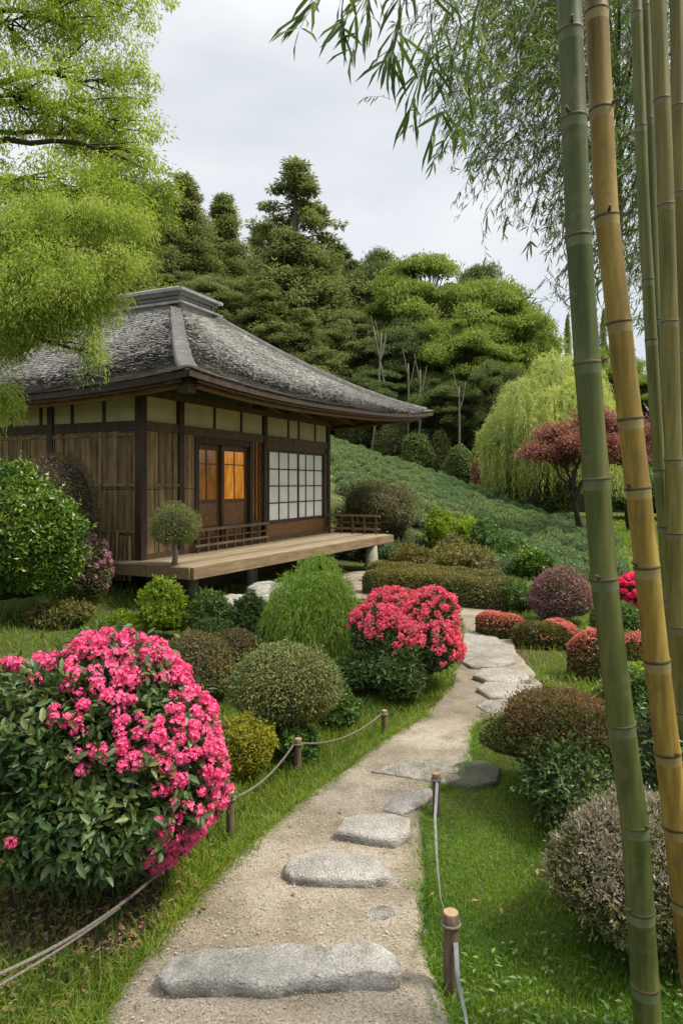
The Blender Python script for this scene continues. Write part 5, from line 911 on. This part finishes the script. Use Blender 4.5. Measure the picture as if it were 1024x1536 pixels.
def culm(label, Y, line, wpx, nodes, m, ztop=7.5, Ygrow=0.0, name='bamboo_culm', group='bamboo culms on the right'):
    P = np.array([at(u, v, Y) for u, v in line]); r = wpx / 2 * Y / F
    d0 = (P[1] - P[0]) / (P[1][2] - P[0][2]); d1 = (P[-1] - P[-2]) / (P[-1][2] - P[-2][2]); B = P[0] + d0 * (0 - P[0][2]); T = P[-1] + d1 * (ztop - P[-1][2])
    B[2] = float(terr(B[0], B[1])); pts = np.concatenate([[B], [p for p in P if p[2] > B[2] + .05], [T]]); zz = pts[:, 2]
    f = lambda z: np.stack([np.interp(z, zz, pts[:, 0]), np.interp(z, zz, pts[:, 1]), z], -1)
    nz_ = sorted([EYE - (v - V0) / F * Y for v in nodes]); gap = np.mean(np.diff(nz_)) if len(nz_) > 1 else .3
    while nz_[-1] < ztop - gap: nz_.append(nz_[-1] + gap * rng.uniform(.95, 1.1))
    while nz_[0] > B[2] + gap * .6: nz_.insert(0, nz_[0] - gap * .8)
    t = empty(name, tuple(B)); tag(t, label, 'bamboo', group); fr = lambda z: r * (1.04 - .30 * np.clip(z / 8, 0, 1)); cuts = [B[2] - .05] + nz_ + [ztop]; st = MB()
    zs = np.concatenate([np.array([a + .001, a + .006, a + .02, (a + b_) / 2, b_ - .032, b_ - .006]) for a, b_ in zip(cuts[:-1], cuts[1:])]); rr = np.concatenate([fr(np.array([a, a, a, a, a, a])) * [1.07, 1.055, 1.0, .985, .995, 1.03] for a in cuts[:-1]])
    st.tube(f(zs) - B, rr, 28); Q_ = st.F[0][0].reshape(-1, 28, 4); sel = np.arange(len(Q_)) % 6 == 4; st.F[0] = (Q_[~sel].reshape(-1, 4), True, 0); st.F.append((Q_[sel].reshape(-1, 4), True, 1)); st.build('stem', [M[m], M[m + '_bloom']], t)
    for z in nz_:
        if z > 6: continue
        q = MB(); zn = np.linspace(-.010, .010, 7); q.tube(f(z + zn) - B, fr(np.array([z])) * (1.02 + .085 * np.exp(-(zn / .0045) ** 2)), 28); q.build('node', M['node'], t)
        if wpx > 30 and rng.uniform() < .65:
            a = rng.uniform(3.2, 6.0); dv = np.array([math.cos(a), math.sin(a), .5]); p0 = f(np.array([z + .004]))[0] - B + dv * [1, 1, 0] * fr(np.array([z]))[0] * .9; q = MB(); q.tube([p0, p0 + dv * .010, p0 + dv * .022], [.006, .0045, .0035], 9); q.build('branch_stub', M['node'], t)
    return t, B, f
def leafspray(mb, br, start, direction, length, nl, ll, lw, sag=.5, rb=.0025, seed=0):
    """drooping twig with alternate long narrow leaves"""
    r2 = np.random.default_rng(seed); s = np.linspace(0, 1, 10); d = nrm(direction); P = start + d * length * s[:, None]; P[:, 2] -= sag * length * s ** 2; br.tube(P, np.linspace(rb, rb * .4, 10), 5, False)
    k = r2.uniform(.15, 1, nl); k[:3] = 1; i = np.clip((k * 9).astype(int), 0, 8); q = P[i] + (P[i + 1] - P[i]) * (k * 9 - i)[:, None]; T = nrm(P[i + 1] - P[i]); side = nrm(np.cross(T, [0, 0, 1.])) * r2.choice([-1, 1], nl)[:, None]
    ax = nrm(T * .7 + side * r2.uniform(.1, .9, nl)[:, None] + r2.normal(0, .3, (nl, 3)) - [0, 0, .34]); leaves(mb, q, ax, nrm(r2.normal(0, .5, (nl, 3)) + [0, 0, 1]), ll * r2.uniform(.6, 1.15, nl), lw * r2.uniform(.75, 1.15, nl), .10, True)
gN = [1475, 1363, 1235, 1085, 868, 718, 545, 355, 178, 48]
c1, B1, f1 = culm('thick green bamboo culm, nearest on the right', 1.95, [(972, 1560), (951, 1235), (926, 1050), (905, 868), (880, 545), (867, 355), (853, 0)], 39, gN, 'green_culm')
yN = [1128, 990, 850, 732, 628, 484, 325, 165]
c2, B2, f2 = culm('thick golden yellow bamboo culm leaning beside the green one', 2.02, [(1026, 1350), (1003, 1150), (984, 990), (968, 840), (944, 628), (928, 484), (909, 325), (893, 0)], 36, yN, 'yellow_culm')
culm('thin grey-green culm just right of the yellow one', 3.3, [(1012, 980), (1000, 860), (982, 620), (964, 300), (953, 0)], 18, [900, 790, 705, 510, 420, 190, 20], 'grey_culm')
culm('thin green culm, second right of the yellow one', 3.5, [(1006, 900), (998, 740), (986, 560), (976, 300), (966, 0)], 19, [800, 690, 600, 480, 180], 'green_culm')
culm('brownish medium culm, third right of the yellow one', 3.2, [(1020, 1080), (1012, 800), (1004, 500), (996, 240), (986, 0)], 25, [940, 800, 690, 483, 308, 150], 'brown_culm')
culm('brownish thin culm at the right frame edge', 3.9, [(1032, 900), (1022, 500), (1014, 0)], 22, [760, 530, 290, 160], 'brown_culm')
t7, B7, f7 = culm('dark thin culm standing far behind the yellow one', 6.2, [(985, 990), (952, 700), (930, 400), (924, 0)], 9, [500, 400, 300, 200, 100], 'grey_culm', 8.5)
culm('slim pale culm just past the right frame edge', 4.6, [(1030, 800), (1024, 400), (1020, 0)], 14, [650, 480, 320, 150], 'grey_culm')
# near drooping sprays carried by a long bough of the yellow culm
mb, br = MB(), MB(); Yn = 2.5; j0 = f2(np.array([4.2]))[0]; e0 = at(640, -150, Yn); bough = resamp(np.array([j0, at(860, -560, 2.3), at(720, -260, Yn), at(560, -60, Yn), at(480, -20, Yn)]), 30); br.tube(bough - B2, np.linspace(.010, .0025, 30), 7)
for i, (u, v, du, dv, n_) in enumerate([(500, -35, -50, 55, 9), (520, -40, -10, 70, 9), (545, -45, 10, 60, 9), (570, -50, -40, 90, 12), (600, -50, 0, 110, 12), (560, -20, -40, 40, 7), (620, -60, -30, 120, 12), (640, -70, 10, 150, 12), (665, -50, -45, 170, 12), (690, -50, -40, 140, 12), (600, 20, -20, 60, 8), (650, 60, -35, 90, 10), (690, 40, -30, 110, 12), (720, -20, -20, 120, 12), (700, 120, -50, 60, 8), (730, 60, -40, 110, 10), (480, -30, -20, 40, 6)]):
    a = at(u, v, Yn + rng.normal(0, .12)); b_ = at(u + du, v + dv, Yn); leafspray(mb, br, a - B2, b_ - a, np.linalg.norm(b_ - a), n_, .165, .016, .15, seed=300 + i)
br.build('branch', M['bark'], c2); mb.build('foliage', M['bamboo'], c2)
# farther leafy boughs of the thin dark culm
mb, br = MB(), MB(); Yf = 5.6; k_ = 0; r2 = np.random.default_rng(41)
for i, (u, v, du, dv) in enumerate([(930, -60, -260, 160), (930, -40, -200, 220), (940, -20, -150, 260), (980, 0, -120, 300), (1000, 20, -60, 340), (900, -80, -180, 120), (930, 40, -120, 240), (1040, 40, -80, 330), (1000, -40, -200, 200), (880, -60, -140, 200), (950, 60, -60, 330), (1040, 100, -40, 360), (860, -40, -120, 270), (930, -100, -230, 90), (1010, 150, -70, 280), (960, -90, 40, 240)]):
    a = at(u, v, Yf + r2.normal(0, .5)); b_ = at(u + du, v + dv, Yf + r2.normal(0, .5)); bo_ = resamp(np.array([a, a * .5 + b_ * .5 + [0, 0, .25], b_]), 14); br.tube(np.concatenate([[f7(np.array([a[2] - .5]))[0]], bo_]) - B7, np.linspace(.010, .003, 15), 6, False)
    for s_ in range(150):
        p = bo_[r2.integers(1, 14)] + r2.normal(0, .20, 3); dr = np.array([r2.normal(-.35, .5), r2.normal(0, .5), r2.uniform(-.7, .35)]); leafspray(mb, br, p - B7, dr, r2.uniform(.2, .42), 12, .092, .0105, .3, .0018, 1000 + i * 60 + s_)
for i, (u, v, du, dv, n_) in enumerate([(800, 235, -40, 80, 12), (815, 250, -20, 100, 12), (780, 220, -50, 90, 12), (840, 260, 5, 60, 10), (700, 165, -45, 55, 10), (735, 190, -30, 60, 10), (680, 190, -30, 45, 8), (760, 200, -30, 60, 10), (905, 330, -10, 90, 10), (930, 330, 5, 110, 12), (870, 290, 15, 120, 12)]):
    a = at(u, v, Yf - .5); b_ = at(u + du, v + dv, Yf - .6); leafspray(mb, br, a - B7, b_ - a, np.linalg.norm(b_ - a), n_, .16, .018, .1, .003, 2000 + i)
    br.tube(np.array([a, (a + at(u + 60, v - 60, Yf - .3)) / 2, at(u + 80, v - 90, Yf - .2)]) - B7, [.003, .004, .005], 5, False)
br.build('branch', M['bark'], t7); mb.build('foliage', M['bamboo'], t7)
